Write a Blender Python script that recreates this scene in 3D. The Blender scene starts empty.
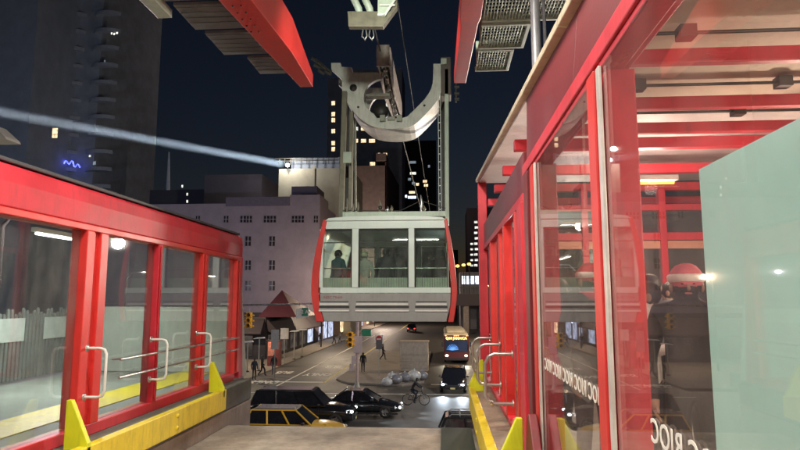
import bpy, bmesh, math, random
from mathutils import Vector, Matrix
random.seed(7)
R = math.radians
sc = bpy.context.scene
col = sc.collection

# ------------------------------------------------------------------ camera
PITCH, YAW, F = R(7.13), R(4.07), 600.0
cam = bpy.data.cameras.new('camera'); cam.sensor_width = 36; cam.lens = 27.0
cam.clip_start = .05; cam.clip_end = 3000
co = bpy.data.objects.new('camera', cam); col.objects.link(co)
co.rotation_euler = (R(90) + PITCH, 0, YAW); sc.camera = co
CM = Matrix.Rotation(YAW, 3, 'Z') @ Matrix.Rotation(R(90) + PITCH, 3, 'X')
GZ = -6.6                                     # street level, the camera is at z = 0

def at(px, py, Y):
    d = CM @ Vector(((px - 400) / F, (225 - py) / F, -1)); t = Y / d.y
    return Vector((d.x * t, Y, d.z * t))
def ground(px, py, z=GZ):
    d = CM @ Vector(((px - 400) / F, (225 - py) / F, -1)); t = z / d.z
    return Vector((d.x * t, d.y * t, z))

# ------------------------------------------------------------------ sky and faint dusk light
SUN_EL, SUN_ROT = R(-2.0), R(10)
w = bpy.data.worlds.new('World'); sc.world = w; w.use_nodes = True
nt = w.node_tree; nt.nodes.clear()
sky = nt.nodes.new('ShaderNodeTexSky'); sky.sky_type = 'NISHITA'; sky.sun_disc = False
sky.sun_elevation = SUN_EL; sky.sun_rotation = SUN_ROT; sky.dust_density = .5; sky.ozone_density = 2.0
bg = nt.nodes.new('ShaderNodeBackground'); bg.inputs[1].default_value = .036
wo = nt.nodes.new('ShaderNodeOutputWorld')
nt.links.new(sky.outputs[0], bg.inputs[0]); nt.links.new(bg.outputs[0], wo.inputs[0])
sl = bpy.data.lights.new('sun', 'SUN'); sl.energy = .012; sl.angle = R(12); sl.color = (.75, .8, 1)
so = bpy.data.objects.new('sun', sl); col.objects.link(so); so.rotation_euler = (R(50), 0, R(-30))
sc.view_settings.view_transform = 'Standard'; sc.view_settings.look = 'None'
sc.view_settings.exposure = .5; sc.view_settings.gamma = 1; sc.view_settings.use_curve_mapping = False
sc.render.engine = 'CYCLES'
cy = sc.cycles; cy.use_denoising = True; cy.max_bounces = 7; cy.diffuse_bounces = 3; cy.glossy_bounces = 3
cy.transmission_bounces = 4; cy.transparent_max_bounces = 24; cy.sample_clamp_indirect = 4; cy.sample_clamp_direct = 0
cy.caustics_reflective = False; cy.caustics_refractive = False

# ------------------------------------------------------------------ materials
def N(nt, t, **kw):
    n = nt.nodes.new(t)
    for k, v in kw.items():
        if k.startswith('i_'): n.inputs[k[2:].replace('_', ' ')].default_value = v
        else: setattr(n, k, v)
    return n
MATS = {}
def mat(name, c, rough=.5, metal=0, var=.18, scale=3, stretch=(1, 1, 1), bump=0, bscale=40, grime=0, coat=0, emit=None, es=0, rvar=.12, tint=None, chips=0):
    if name in MATS: return MATS[name]
    m = bpy.data.materials.new(name); m.use_nodes = True; t = m.node_tree; t.nodes.clear(); L = t.links.new
    out = N(t, 'ShaderNodeOutputMaterial'); p = N(t, 'ShaderNodeBsdfPrincipled'); L(p.outputs[0], out.inputs[0])
    tc = N(t, 'ShaderNodeTexCoord'); mp = N(t, 'ShaderNodeMapping'); mp.inputs['Scale'].default_value = stretch
    L(tc.outputs['Object'], mp.inputs[0])
    n = N(t, 'ShaderNodeTexNoise'); n.inputs['Scale'].default_value = scale; n.inputs['Detail'].default_value = 6; n.inputs['Roughness'].default_value = .65
    L(mp.outputs[0], n.inputs['Vector'])
    cr = N(t, 'ShaderNodeValToRGB')
    lo = [x * (1 - var) for x in c]; hi = [min(1, x * (1 + var)) for x in (tint or c)]
    cr.color_ramp.elements[0].position = .3; cr.color_ramp.elements[1].position = .72
    cr.color_ramp.elements[0].color = (*lo, 1); cr.color_ramp.elements[1].color = (*hi, 1)
    L(n.outputs[0], cr.inputs[0]); last = cr.outputs[0]
    if grime:
        mp2 = N(t, 'ShaderNodeMapping'); mp2.inputs['Scale'].default_value = (6, 6, 1.1); L(tc.outputs['Object'], mp2.inputs[0])
        g = N(t, 'ShaderNodeTexNoise'); g.inputs['Scale'].default_value = 2.2; g.inputs['Detail'].default_value = 9; g.inputs['Roughness'].default_value = .75
        L(mp2.outputs[0], g.inputs['Vector'])
        gr = N(t, 'ShaderNodeValToRGB'); gr.color_ramp.elements[0].position = .5; gr.color_ramp.elements[1].position = .78
        gr.color_ramp.elements[0].color = (0, 0, 0, 1); gr.color_ramp.elements[1].color = (grime, grime, grime, 1)
        L(g.outputs[0], gr.inputs[0])
        mx = N(t, 'ShaderNodeMixRGB'); mx.inputs[2].default_value = (c[0] * .3 + .03, c[1] * .3 + .025, c[2] * .3 + .02, 1)
        L(gr.outputs[0], mx.inputs[0]); L(last, mx.inputs[1]); last = mx.outputs[0]
    if chips:
        ch = N(t, 'ShaderNodeTexNoise'); ch.inputs['Scale'].default_value = 16; ch.inputs['Detail'].default_value = 7; ch.inputs['Roughness'].default_value = .8
        L(tc.outputs['Object'], ch.inputs['Vector']); c2 = N(t, 'ShaderNodeValToRGB')
        c2.color_ramp.elements[0].position = .68; c2.color_ramp.elements[1].position = .70; c2.color_ramp.elements[0].color = (0, 0, 0, 1); c2.color_ramp.elements[1].color = (.8, .8, .8, 1)
        L(ch.outputs[0], c2.inputs[0]); m3 = N(t, 'ShaderNodeMixRGB'); m3.inputs[2].default_value = (.13, .085, .07, 1)
        L(c2.outputs[0], m3.inputs[0]); L(last, m3.inputs[1]); last = m3.outputs[0]
    L(last, p.inputs['Base Color'])
    mr = N(t, 'ShaderNodeMapRange'); mr.inputs[3].default_value = max(.02, rough - rvar); mr.inputs[4].default_value = min(1, rough + rvar)
    L(n.outputs[0], mr.inputs[0]); L(mr.outputs[0], p.inputs['Roughness'])
    p.inputs['Metallic'].default_value = metal
    if coat: p.inputs['Coat Weight'].default_value = coat; p.inputs['Coat Roughness'].default_value = .08
    if bump:
        b = N(t, 'ShaderNodeTexNoise'); b.inputs['Scale'].default_value = bscale; b.inputs['Detail'].default_value = 5
        L(tc.outputs['Object'], b.inputs['Vector'])
        bn = N(t, 'ShaderNodeBump'); bn.inputs['Strength'].default_value = bump; bn.inputs['Distance'].default_value = .02
        L(b.outputs[0], bn.inputs['Height']); L(bn.outputs[0], p.inputs['Normal'])
    if emit: p.inputs['Emission Color'].default_value = (*emit, 1); p.inputs['Emission Strength'].default_value = es
    MATS[name] = m; return m

def lamp_mat(name, c, s):
    """a surface that gives off light, slightly uneven"""
    if name in MATS: return MATS[name]
    m = bpy.data.materials.new(name); m.use_nodes = True; t = m.node_tree; t.nodes.clear()
    out = N(t, 'ShaderNodeOutputMaterial'); e = N(t, 'ShaderNodeEmission'); tc = N(t, 'ShaderNodeTexCoord')
    n = N(t, 'ShaderNodeTexNoise'); n.inputs['Scale'].default_value = 1.4; n.inputs['Detail'].default_value = 3
    cr = N(t, 'ShaderNodeValToRGB'); cr.color_ramp.elements[0].position = .35; cr.color_ramp.elements[1].position = .6
    cr.color_ramp.elements[0].color = (*[x * .35 for x in c], 1); cr.color_ramp.elements[1].color = (*c, 1)
    t.links.new(tc.outputs['Object'], n.inputs['Vector']); t.links.new(n.outputs[0], cr.inputs[0]); t.links.new(cr.outputs[0], e.inputs[0])
    e.inputs[1].default_value = s; t.links.new(e.outputs[0], out.inputs[0]); MATS[name] = m; return m

def glass_mat(name, tint=(.9, .95, .93), dust=.05, dcol=(.6, .6, .58), refl=1.0, scale=1.5, rough=.015):
    if name in MATS: return MATS[name]
    m = bpy.data.materials.new(name); m.use_nodes = True; t = m.node_tree; t.nodes.clear(); L = t.links.new
    out = N(t, 'ShaderNodeOutputMaterial'); tr = N(t, 'ShaderNodeBsdfTransparent'); tr.inputs[0].default_value = (*tint, 1)
    gl = N(t, 'ShaderNodeBsdfGlossy'); gl.inputs['Roughness'].default_value = rough; gl.inputs[0].default_value = (.95, .97, 1, 1)
    fr = N(t, 'ShaderNodeFresnel'); fr.inputs[0].default_value = 1.5
    mu = N(t, 'ShaderNodeMath', operation='MULTIPLY'); mu.inputs[1].default_value = refl; mu.use_clamp = True
    ge = N(t, 'ShaderNodeNewGeometry'); io = N(t, 'ShaderNodeMapRange'); io.inputs[3].default_value = 1.5; io.inputs[4].default_value = 1 / 1.5
    L(ge.outputs['Backfacing'], io.inputs[0]); L(io.outputs[0], fr.inputs[0])
    L(fr.outputs[0], mu.inputs[0]); m1 = N(t, 'ShaderNodeMixShader'); L(mu.outputs[0], m1.inputs[0]); L(tr.outputs[0], m1.inputs[1]); L(gl.outputs[0], m1.inputs[2])
    df = N(t, 'ShaderNodeBsdfDiffuse'); df.inputs[0].default_value = (*dcol, 1)
    tc = N(t, 'ShaderNodeTexCoord'); mp = N(t, 'ShaderNodeMapping'); mp.inputs['Scale'].default_value = (2.2, 2.2, .7); L(tc.outputs['Object'], mp.inputs[0])
    n = N(t, 'ShaderNodeTexNoise'); n.inputs['Scale'].default_value = scale; n.inputs['Detail'].default_value = 8; n.inputs['Roughness'].default_value = .7; n.inputs['Distortion'].default_value = .6
    L(mp.outputs[0], n.inputs['Vector'])
    mr = N(t, 'ShaderNodeMapRange'); mr.inputs[1].default_value = .35; mr.inputs[2].default_value = .8; mr.inputs[3].default_value = dust * .35; mr.inputs[4].default_value = dust * 2.6
    L(n.outputs[0], mr.inputs[0]); m2 = N(t, 'ShaderNodeMixShader'); L(mr.outputs[0], m2.inputs[0]); L(m1.outputs[0], m2.inputs[1]); L(df.outputs[0], m2.inputs[2])
    L(m2.outputs[0], out.inputs[0]); MATS[name] = m; return m

RED = mat('red_paint', (.54, .02, .035), .52, var=.14, scale=2, grime=.62, bump=.06, bscale=25, coat=.04, tint=(.58, .026, .045), chips=1)
REDB = mat('bright_red_paint', (.64, .035, .03), .42, var=.12, scale=3, grime=.4, bump=.06, chips=1)
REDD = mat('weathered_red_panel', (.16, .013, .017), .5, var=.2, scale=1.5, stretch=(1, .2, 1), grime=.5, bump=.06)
YEL = mat('yellow_paint', (.8, .62, .025), .5, var=.12, scale=4, grime=.6, bump=.1, chips=1)
YELG = mat('fluorescent_yellow', (.68, .72, .02), .5, var=.08, scale=4, grime=.45, chips=1)
CONC = mat('concrete', (.33, .28, .24), .85, var=.3, scale=2, bump=.35, bscale=30, grime=.6)
SLAB = mat('stained_concrete', (.38, .33, .27), .8, var=.5, scale=1.3, bump=.3, bscale=18, grime=.5)
LEDGE = mat('ledge_grey', (.13, .13, .11), .75, var=.3, scale=3, bump=.3, grime=.5)
FLOORM = mat('platform_floor', (.26, .275, .255), .75, var=.2, scale=1.2, bump=.1, grime=.4)
PALE = mat('pale_green_steel', (.5, .56, .46), .45, var=.12, scale=3, grime=.5, bump=.05)
CREAM = mat('pale_wall', (.47, .5, .46), .7, var=.1, scale=1.2, grime=.3, bump=.1)
CABG = mat('cabin_pale_green', (.7, .76, .71), .38, var=.06, scale=2, grime=.15, coat=.3)
CABD = mat('cabin_grey_skirt', (.31, .29, .285), .5, var=.12, scale=2, grime=.4)
CABL = mat('cabin_light_louvre', (.75, .7, .67), .5, var=.1)
STEEL = mat('weathered_steel', (.33, .32, .26), .5, metal=.2, var=.25, scale=4, grime=.7, bump=.15)
STEELD = mat('dark_steel', (.06, .055, .05), .5, metal=.4, var=.3, scale=5, bump=.1)
ALU = mat('brushed_metal', (.55, .55, .53), .3, metal=.9, var=.15, scale=6)
WHITEP = mat('white_paint', (.72, .72, .68), .5, var=.1, grime=.3)
SILV = mat('silver_gasket', (.6, .58, .55), .4, metal=.3, var=.15, scale=6, grime=.4)
RUB = mat('black_rubber', (.02, .02, .02), .7, var=.3)
BLACKP = mat('black_plastic', (.025, .025, .028), .45, var=.2)
ASPH = mat('asphalt', (.056, .05, .042), .6, var=.35, scale=.6, bump=.35, bscale=25, grime=.5, rvar=.18)
WALK = mat('sidewalk', (.2, .17, .14), .8, var=.25, scale=1, bump=.2, bscale=12, grime=.5)
PAINT = mat('road_paint', (.75, .73, .65), .7, var=.3, scale=8, grime=.35)
PAINTY = mat('road_paint_yellow', (.6, .48, .1), .7, var=.3, scale=8, grime=.6)
LILAC = mat('lilac_grey_stucco', (.25, .205, .245), .85, var=.14, scale=.5, grime=.35, bump=.2, bscale=6)
TANB = mat('tan_stucco', (.34, .31, .25), .85, var=.15, scale=.4, grime=.4, bump=.2, bscale=5)
BRICK = mat('brown_brick', (.24, .17, .15), .85, var=.2, scale=.6, grime=.4, bump=.2, bscale=8)
DARKB = mat('dark_tower_wall', (.4, .43, .5), .7, var=.2, scale=.3)
BLUEB = mat('blue_grey_tower_wall', (.42, .46, .55), .7, var=.15, scale=.3, bump=.3, bscale=3)
DGLASS = mat('dark_window_glass', (.03, .025, .035), .15, var=.3, scale=1)
GL = glass_mat('clear_glass', (.86, .9, .88), .045, refl=1.2)
GR = glass_mat('smudged_glass', (.96, .92, .9), .028, (.62, .5, .47), refl=.95, scale=.7)
GC = glass_mat('cabin_glass', (.8, .86, .82), .05, refl=1.1)
GCAR = mat('car_glass', (.012, .013, .016), .06, var=.2)
WARM = lamp_mat('warm_window', (1, .72, .42), 1.3)
WHITEW = lamp_mat('white_window', (.9, .9, .8), 1.1)
BLUEW = lamp_mat('blue_white_light', (.6, .75, 1), 3.0)
TUBE = lamp_mat('lamp_tube', (1, .97, .9), 12)
HEADL = lamp_mat('headlamp', (.85, .92, 1), 9)
TAILL = lamp_mat('tail_lamp', (1, .04, .03), 4)
ORANGEL = lamp_mat('orange_lamp', (1, .45, .08), 5)
TEAL = mat('teal_poster_back', (.7, .98, .99), .4, var=.1, scale=1.6, coat=.4, bump=.5, bscale=3.5, tint=(.74, .99, 1))

def translucent(m, c, f):
    t = m.node_tree; p = [n for n in t.nodes if n.type == 'BSDF_PRINCIPLED'][0]; o = [n for n in t.nodes if n.type == 'OUTPUT_MATERIAL'][0]
    tr = N(t, 'ShaderNodeBsdfTranslucent'); tr.inputs[0].default_value = (*c, 1); mx = N(t, 'ShaderNodeMixShader'); mx.inputs[0].default_value = f
    t.links.new(p.outputs[0], mx.inputs[1]); t.links.new(tr.outputs[0], mx.inputs[2]); t.links.new(mx.outputs[0], o.inputs[0])
translucent(TEAL, (.62, 1, 1), .5)
# ------------------------------------------------------------------ building helpers
ORIG = {}
def setp(o, label=None, cat=None, group=None, kind=None):
    if label: o['label'] = label
    if cat: o['category'] = cat
    if group: o['group'] = group
    if kind: o['kind'] = kind
    return o
def thing(name, label, cat, loc=(0, 0, 0), group=None):
    o = bpy.data.objects.new(name, None); col.objects.link(o); o.location = loc; o.empty_display_size = .2
    ORIG[o.name] = Vector(loc); return setp(o, label, cat, group)
class MB:
    def __init__(s): s.v = []; s.f = []; s.sm = []
    def add(s, vs, fs, smooth=False):
        k = len(s.v); s.v += [tuple(v) for v in vs]; s.f += [tuple(i + k for i in f) for f in fs]; s.sm += [smooth] * len(fs); return s
    def box(s, x0, x1, y0, y1, z0, z1):
        x0, x1 = sorted((x0, x1)); y0, y1 = sorted((y0, y1)); z0, z1 = sorted((z0, z1))
        vs = [(x, y, z) for z in (z0, z1) for x, y in ((x0, y0), (x1, y0), (x1, y1), (x0, y1))]
        return s.add(vs, [(3, 2, 1, 0), (4, 5, 6, 7), (0, 1, 5, 4), (1, 2, 6, 5), (2, 3, 7, 6), (3, 0, 4, 7)])
    def bar(s, p, q, a, b, up=(0, 0, 1)):
        p, q = Vector(p), Vector(q); d = (q - p).normalized(); up = Vector(up)
        if abs(d.dot(up)) > .98: up = Vector((0, 1, 0))
        x = d.cross(up).normalized(); z = x.cross(d)
        vs = [e + x * (sx * a / 2) + z * (sz * b / 2) for e in (p, q) for sx, sz in ((-1, -1), (1, -1), (1, 1), (-1, 1))]
        return s.add(vs, [(0, 1, 2, 3), (7, 6, 5, 4), (0, 4, 5, 1), (1, 5, 6, 2), (2, 6, 7, 3), (3, 7, 4, 0)])
    def tube(s, pts, r, seg=8, cap=True):
        pts = [Vector(p) for p in pts]; n = len(pts); ring = []; rs = r if isinstance(r, (list, tuple)) else [r] * n
        d0 = (pts[1] - pts[0]).normalized(); u = d0.orthogonal().normalized()
        for i, p in enumerate(pts):
            a = (pts[i] - pts[i - 1]).normalized() if i else d0
            b = (pts[i + 1] - pts[i]).normalized() if i < n - 1 else a
            d = (a + b); d = d.normalized() if d.length > 1e-6 else a
            u = (u - d * u.dot(d)).normalized(); v = d.cross(u)
            ring += [p + (u * math.cos(t) + v * math.sin(t)) * rs[i] for t in [2 * math.pi * k / seg for k in range(seg)]]
        fs = [(i * seg + k, i * seg + (k + 1) % seg, (i + 1) * seg + (k + 1) % seg, (i + 1) * seg + k) for i in range(n - 1) for k in range(seg)]
        s.add(ring, fs, True)
        if cap:
            s.add(ring[:seg], [tuple(range(seg))[::-1]]); s.add(ring[-seg:], [tuple(range(seg))])
        return s
    def prism(s, poly, axis, a, b):
        f = {'y': lambda p, t: (p[0], t, p[1]), 'x': lambda p, t: (t, p[0], p[1]), 'z': lambda p, t: (p[0], p[1], t)}[axis]
        n = len(poly); vs = [f(p, a) for p in poly] + [f(p, b) for p in poly]
        return s.add(vs, [tuple(range(n)), tuple(range(2 * n - 1, n - 1, -1))] + [(i, i + n, (i + 1) % n + n, (i + 1) % n) for i in range(n)])
    def ball(s, c, r, seg=12, rings=8, jitter=0):
        r = (r, r, r) if not isinstance(r, (tuple, list)) else r; vs = []
        for i in range(rings + 1):
            ph = math.pi * i / rings
            for k in range(seg):
                t = 2 * math.pi * k / seg; j = 1 + random.uniform(-jitter, jitter)
                vs.append((c[0] + r[0] * j * math.sin(ph) * math.cos(t), c[1] + r[1] * j * math.sin(ph) * math.sin(t), c[2] + r[2] * j * math.cos(ph)))
        return s.add(vs, [(i * seg + k, (i + 1) * seg + k, (i + 1) * seg + (k + 1) % seg, i * seg + (k + 1) % seg) for i in range(rings) for k in range(seg)], True)
    def lathe(s, prof, c=(0, 0, 0), seg=20, axis='z'):
        vs = []
        for r, z in prof:
            for k in range(seg):
                t = 2 * math.pi * k / seg; a, b = r * math.cos(t), r * math.sin(t)
                p = {'z': (a, b, z), 'x': (z, a, b), 'y': (a, z, b)}[axis]
                vs.append((c[0] + p[0], c[1] + p[1], c[2] + p[2]))
        n = len(prof)
        return s.add(vs, [(i * seg + k, i * seg + (k + 1) % seg, (i + 1) * seg + (k + 1) % seg, (i + 1) * seg + k) for i in range(n - 1) for k in range(seg)], True)
    def quad(s, *p): return s.add(p, [tuple(range(len(p)))])
    def build(s, name, m, parent=None, bev=0, label=None, sub=0, **kw):
        me = bpy.data.meshes.new(name); off = Vector((0, 0, 0)); loc = None
        if parent is not None:
            root = parent
            while root.parent: root = root.parent
            off = ORIG.get(root.name, off)
        elif s.v:
            xs, ys, zs = zip(*s.v); off = Vector(((min(xs) + max(xs)) / 2, (min(ys) + max(ys)) / 2, min(zs))); loc = off
        me.from_pydata([tuple(Vector(v) - off) for v in s.v], [], s.f)
        bm = bmesh.new(); bm.from_mesh(me); bmesh.ops.recalc_face_normals(bm, faces=bm.faces); bm.to_mesh(me); bm.free()
        for p, q in zip(me.polygons, s.sm): p.use_smooth = q
        me.materials.append(m); me.update()
        o = bpy.data.objects.new(name, me); col.objects.link(o)
        if parent is not None: o.parent = parent
        if loc is not None: o.location = loc
        if bev:
            b = o.modifiers.new('bevel', 'BEVEL'); b.width = bev; b.segments = 2; b.limit_method = 'ANGLE'; b.angle_limit = R(40)
        if sub:
            b = o.modifiers.new('subdivision', 'SUBSURF'); b.levels = sub; b.render_levels = sub
        return setp(o, label, **kw)
def struct(name, mb, m, **kw): return mb.build(name, m, kind='structure', **kw)
def copy_tree(o, parent=None):
    c = o.copy(); col.objects.link(c)
    if parent is not None: c.parent = parent
    for ch in list(o.children): copy_tree(ch, c)
    return c
def text_mesh(name, body, size, m, parent, mtx, depth=.002, bold=0, space=1.0):
    """lettering as a thin mesh; mtx maps text space (x right, y up) to world"""
    cu = bpy.data.curves.new(name, 'FONT'); cu.body = body; cu.size = size; cu.extrude = depth / 2; cu.align_x = 'CENTER'; cu.align_y = 'CENTER'
    cu.offset = bold; cu.space_character = space; cu.resolution_u = 3
    t = bpy.data.objects.new('tmp', cu); col.objects.link(t)
    dg = bpy.context.evaluated_depsgraph_get(); me = bpy.data.meshes.new_from_object(t.evaluated_get(dg))
    col.objects.unlink(t); bpy.data.objects.remove(t); me.name = name
    off = Vector((0, 0, 0))
    if parent is not None:
        root = parent
        while root.parent: root = root.parent
        off = ORIG.get(root.name, off)
    me.transform(Matrix.Translation(-off) @ mtx); me.materials.clear(); me.materials.append(m)
    o = bpy.data.objects.new(name, me); col.objects.link(o)
    if parent is not None: o.parent = parent
    return o
def frame_mtx(loc, right, up):
    r, u = Vector(right).normalized(), Vector(up).normalized(); n = r.cross(u)
    m = Matrix((r, u, n)).transposed().to_4x4(); m.translation = Vector(loc); return m
def light(name, kind, loc, power, color, parent=None, size=.3, target=None, spot=60, blend=.5, size_y=None):
    l = bpy.data.lights.new(name, kind); l.energy = power; l.color = color
    if kind == 'AREA':
        l.size = size
        if size_y: l.shape = 'RECTANGLE'; l.size_y = size_y
    else: l.shadow_soft_size = size
    if kind == 'SPOT': l.spot_size = R(spot); l.spot_blend = blend
    o = bpy.data.objects.new(name, l); col.objects.link(o); loc = Vector(loc); off = Vector((0, 0, 0))
    if parent is not None:
        root = parent
        while root.parent: root = root.parent
        off = ORIG.get(root.name, off); o.parent = parent
    o.location = loc - off
    if target is not None: o.rotation_euler = (Vector(target) - loc).to_track_quat('-Z', 'Y').to_euler()
    return o

# ------------------------------------------------------------------ ground, street
m = MB(); m.box(-400, 400, 14, 46.2, GZ - .3, GZ); m.box(-400, 400, -60, 14, GZ - .3, GZ)
struct('ground', MB().box(-900, 900, -200, 1500, GZ - 1, GZ - .3), ASPH)
struct('avenue_road', m, ASPH)
struct('street_road', MB().box(-16.2, 8, 46.2, 690, GZ - .3, GZ - .004), ASPH)
k = MB(); k.box(-90, -16.2, 47, 400, GZ - .25, GZ + .13); struct('sidewalk', k, WALK, bev=.04)
k = MB(); k.box(8, 90, 47, 400, GZ - .25, GZ + .13); struct('sidewalk', k, WALK, bev=.04)
k = MB().prism([(-8.9, 50.5), (-7.5, 48.2), (-3.2, 47.2), (-1.6, 49), (-1.5, 78), (-8.6, 78)], 'z', GZ - .25, GZ + .14); struct('traffic_island', k, WALK, bev=.04)
k = MB()
def strip(x0, x1, y0, y1): k.box(x0, x1, y0, y1, GZ - .01, GZ + .004)
for y0 in range(50, 140, 1):
    pass
strip(-12.98, -12.84, 44, 140); strip(-16, -12.98, 49.0, 49.4); strip(-12.84, -9.75, 49.0, 49.4)
strip(-15.6, 7.5, 43.4, 43.55)
strip(3.4, 3.55, 50, 140); strip(-1.0, 7.8, 48.3, 48.7)
for i in range(14): strip(-40 + i * 6, -37 + i * 6, 29.3, 29.45)
struct('lane_markings', k, PAINT)
k = MB(); strip(-9.68, -9.52, 49, 180); struct('yellow_lane_line', k, PAINTY)
for (word, x, y) in (('ONLY', -11.2, 54.2), ('BUS', -10.9, 60.5), ('ONLY', -14.5, 49.0), ('BUS', -14.6, 55.5)):
    o = text_mesh('road_lettering', word, .95, PAINT, None, Matrix.Translation((x, y, GZ + .006)) @ Matrix.Rotation(math.pi, 4, 'Z') @ Matrix.Diagonal((.95, 2.5, 1, 1)), .004, .02)
    o['kind'] = 'structure'

# ------------------------------------------------------------------ station : bay floor and platforms
LX, RX = -3.78, .8
k = MB(); k.box(-3.5, .5, -3, 9.8, -2.6, -2.0); struct('bay_floor', k, SLAB, bev=.03)
k = MB(); k.box(-3.5, .5, 9.8, 9.9, -3.0, -2.05); struct('bay_floor_edge', k, CONC)
k = MB(); k.box(-.05, .42, 7.6, 9.72, -1.995, -1.975)
setp(k.build('steel_plate', mat('dark_green_plate', (.07, .09, .07), .5, metal=.3, grime=.5), bev=.005), 'dark green steel plate on the bay floor beside the right rub rail', 'plate')
k = MB(); k.box(-3.9, -3.5, -3, 11.0, -3.0, -1.78)
struct('left_platform_edge', k, CONC, bev=.02)
k = MB(); k.box(-3.9, -3.5, -3, 11.0, -1.77, -1.42); struct('left_platform_ledge', k, LEDGE, bev=.015)
k = MB(); k.box(-9.5, -3.9, -3, 11.0, -1.8, -1.5); k.box(-9.5, -4.45, 11.0, 13.4, -1.8, -1.5); struct('left_platform_floor', k, FLOORM)
k = MB(); k.box(.5, .92, -3, 10.6, -3.0, -1.45); struct('right_platform_ledge', k, mat('ledge_tan', (.3, .24, .18), .8, var=.3, scale=3, bump=.25, grime=.5), bev=.015)
k = MB(); k.box(.92, 7, -3, 10.6, -1.8, -1.5); struct('right_platform_floor', k, FLOORM)

def rub_rail(x0, x1, y0, y1, label, ends):
    t = thing('rub_rail', label, 'rub rail', ((x0 + x1) / 2, y0, -1.7), 'yellow rub rails along the cabin bay')
    k = MB(); k.box(x0, x1, y0, y1, -1.70, -1.39); k.build('rail_board', YEL, t, bev=.012)
    for (fy, s) in ends:
        xi, xo = (x1, x0 - .14) if s > 0 else (x0, x1 + .14)
        k = MB().prism([(xi, -1.50), (xi, -1.36), (xo + .05 * s, -.96), (xo, -.96), (xo, -1.50)], 'y', fy - .03, fy + .03)
        k.build('guide_fin', YELG, t, bev=.006)
    k = MB()
    y = y0 + .5
    while y < y1 - .2:
        bx = x1 if x0 < -2 else x0
        for zz in (-1.47, -1.62): MB().lathe([(0, .012), (.028, .01), (.03, 0)] if x0 < -2 else [(.03, 0), (.028, -.01), (0, -.012)], (bx, y, zz), 10, 'x').build('bolt', YEL, t)
        y += 2.3
    return t
rub_rail(-3.5, -3.40, -2, 9.45, 'yellow rub rail along the left platform edge, with two upright fins', [(5.75, 1), (9.35, 1)])
rub_rail(.40, .50, -2, 9.9, 'yellow rub rail along the right platform edge, beside the metal hoops', [(5.15, -1), (10.0, -1)])

# ------------------------------------------------------------------ left glass enclosure
t = thing('glass_enclosure', 'red framed glass enclosure running along the left platform', 'enclosure', (LX, 5, -1.45))
k = MB().prism([(LX + .04, .80), (LX + .04, 1.02), (LX + .02, 1.16), (LX - .06, 1.2), (LX - .5, 1.2), (LX - .5, 1.08), (LX - .16, 1.04), (LX - .16, .80)], 'y', -1.5, 11.0)
k.build('header_beam', RED, t, bev=.012)
k = MB(); k.box(LX - .7, LX - .03, -1.5, 11.02, 1.21, 1.25); k.build('roof_flashing', mat('dark_flashing', (.06, .06, .065), .6), t, bev=.01)
k = MB(); k.box(LX - .14, LX + .04, -1.5, 10.75, -1.42, -1.30); k.build('sill', RED, t, bev=.01)
k = MB(); k.box(LX - .16, LX + .05, -1.5, 10.98, .73, .797); k.build('head_rail', REDB, t, bev=.008)
posts = [3.9, 6.03, 7.66, 9.15, 10.72]
k = MB()
for i, y in enumerate(posts):
    wd = [.16, .42, .11, .20, .27][i]; z0 = -1.3; tp = .73
    k = MB()
    if i == 1:
        k.box(LX - .12, LX + .06, y, y + .13, z0, tp); k.box(LX - .1, LX + .015, y + .132, y + .27, z0, tp); k.box(LX - .12, LX + .05, y + .272, y + .42, z0, tp)
    else:
        k.box(LX - .12, LX + .05, y, y + wd, z0, tp); k.box(LX + .052, LX + .066, y + wd * .3, y + wd * .55, z0 + .02, tp - .02)
    k.build('post', REDB if i != 2 else RED, t, bev=.008)
k = MB(); k.box(LX - .16, LX + .04, 10.995, 11.03, -1.42, .79); k.build('end_plate', RED, t, bev=.006)
edges = [(-1.45, 3.9), (4.06, 6.03), (6.45, 7.66), (7.77, 9.15), (9.35, 10.72)]
for a, b in edges:
    k = MB(); k.box(LX - .03, LX - .02, a, b, -1.30, .73); k.build('glass_pane', GL, t)
MB().prism([(11.032, -1.42), (11.24, -1.42), (11.032, .4)], 'x', LX - .05, LX + .03).build('end_wedge', RED, t, bev=.006)
k = MB().prism([(11.243, -1.42), (11.5, -1.42), (11.07, .3), (11.036, .4)], 'x', LX - .04, LX + .02)
k.build('gusset_plate', mat('pale_gusset', (.5, .54, .48), .6, grime=.4), t, bev=.006)
for p_, (y, kk) in enumerate(((6.15, 1), (7.55, 1), (9.0, 1))):
    t2 = thing('grab_hoop', ['white tube hoop on the left enclosure nearest the camera', 'white tube hoop on the left enclosure, middle one', 'white tube hoop on the left enclosure, farthest one'][p_], 'handrail', (LX, y, -1.0), 'tube hoops on the left enclosure')
    pts = [(LX + .05, y, -.5), (LX + .2, y, -.5), (LX + .25, y, -.515), (LX + .27, y, -.56), (LX + .27, y, -.93), (LX + .25, y, -.985), (LX + .2, y, -1.0), (LX + .05, y, -1.0)]
    MB().tube(pts, .015, 8).build('hoop_tube', WHITEP, t2)
    for zz in (-.5, -1.0): MB().lathe([(0, .0), (.04, .0), (.04, .012), (.02, .014)], (LX + .05, y, zz), 12, 'x').build('flange', ALU, t2)
t2 = thing('handrail', 'pair of thin grey rails along the outside of the left glass', 'handrail', (LX - .3, 6.8, -1.5))
for z in (-.67, -.87): MB().tube([(LX + .12, 6.7, z), (LX + .12, 10.7, z)], .014).build('rail', ALU, t2)
for y in (6.75, 9.25, 10.65): MB().tube([(LX + .0, y, -.67), (LX + .12, y, -.67)], .012).build('rail_bracket', ALU, t2)
k = MB(); k.box(-5.5, -4.8, -1.5, 12.4, -1.497, -1.488); struct('yellow_floor_strip', k, YEL)

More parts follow.
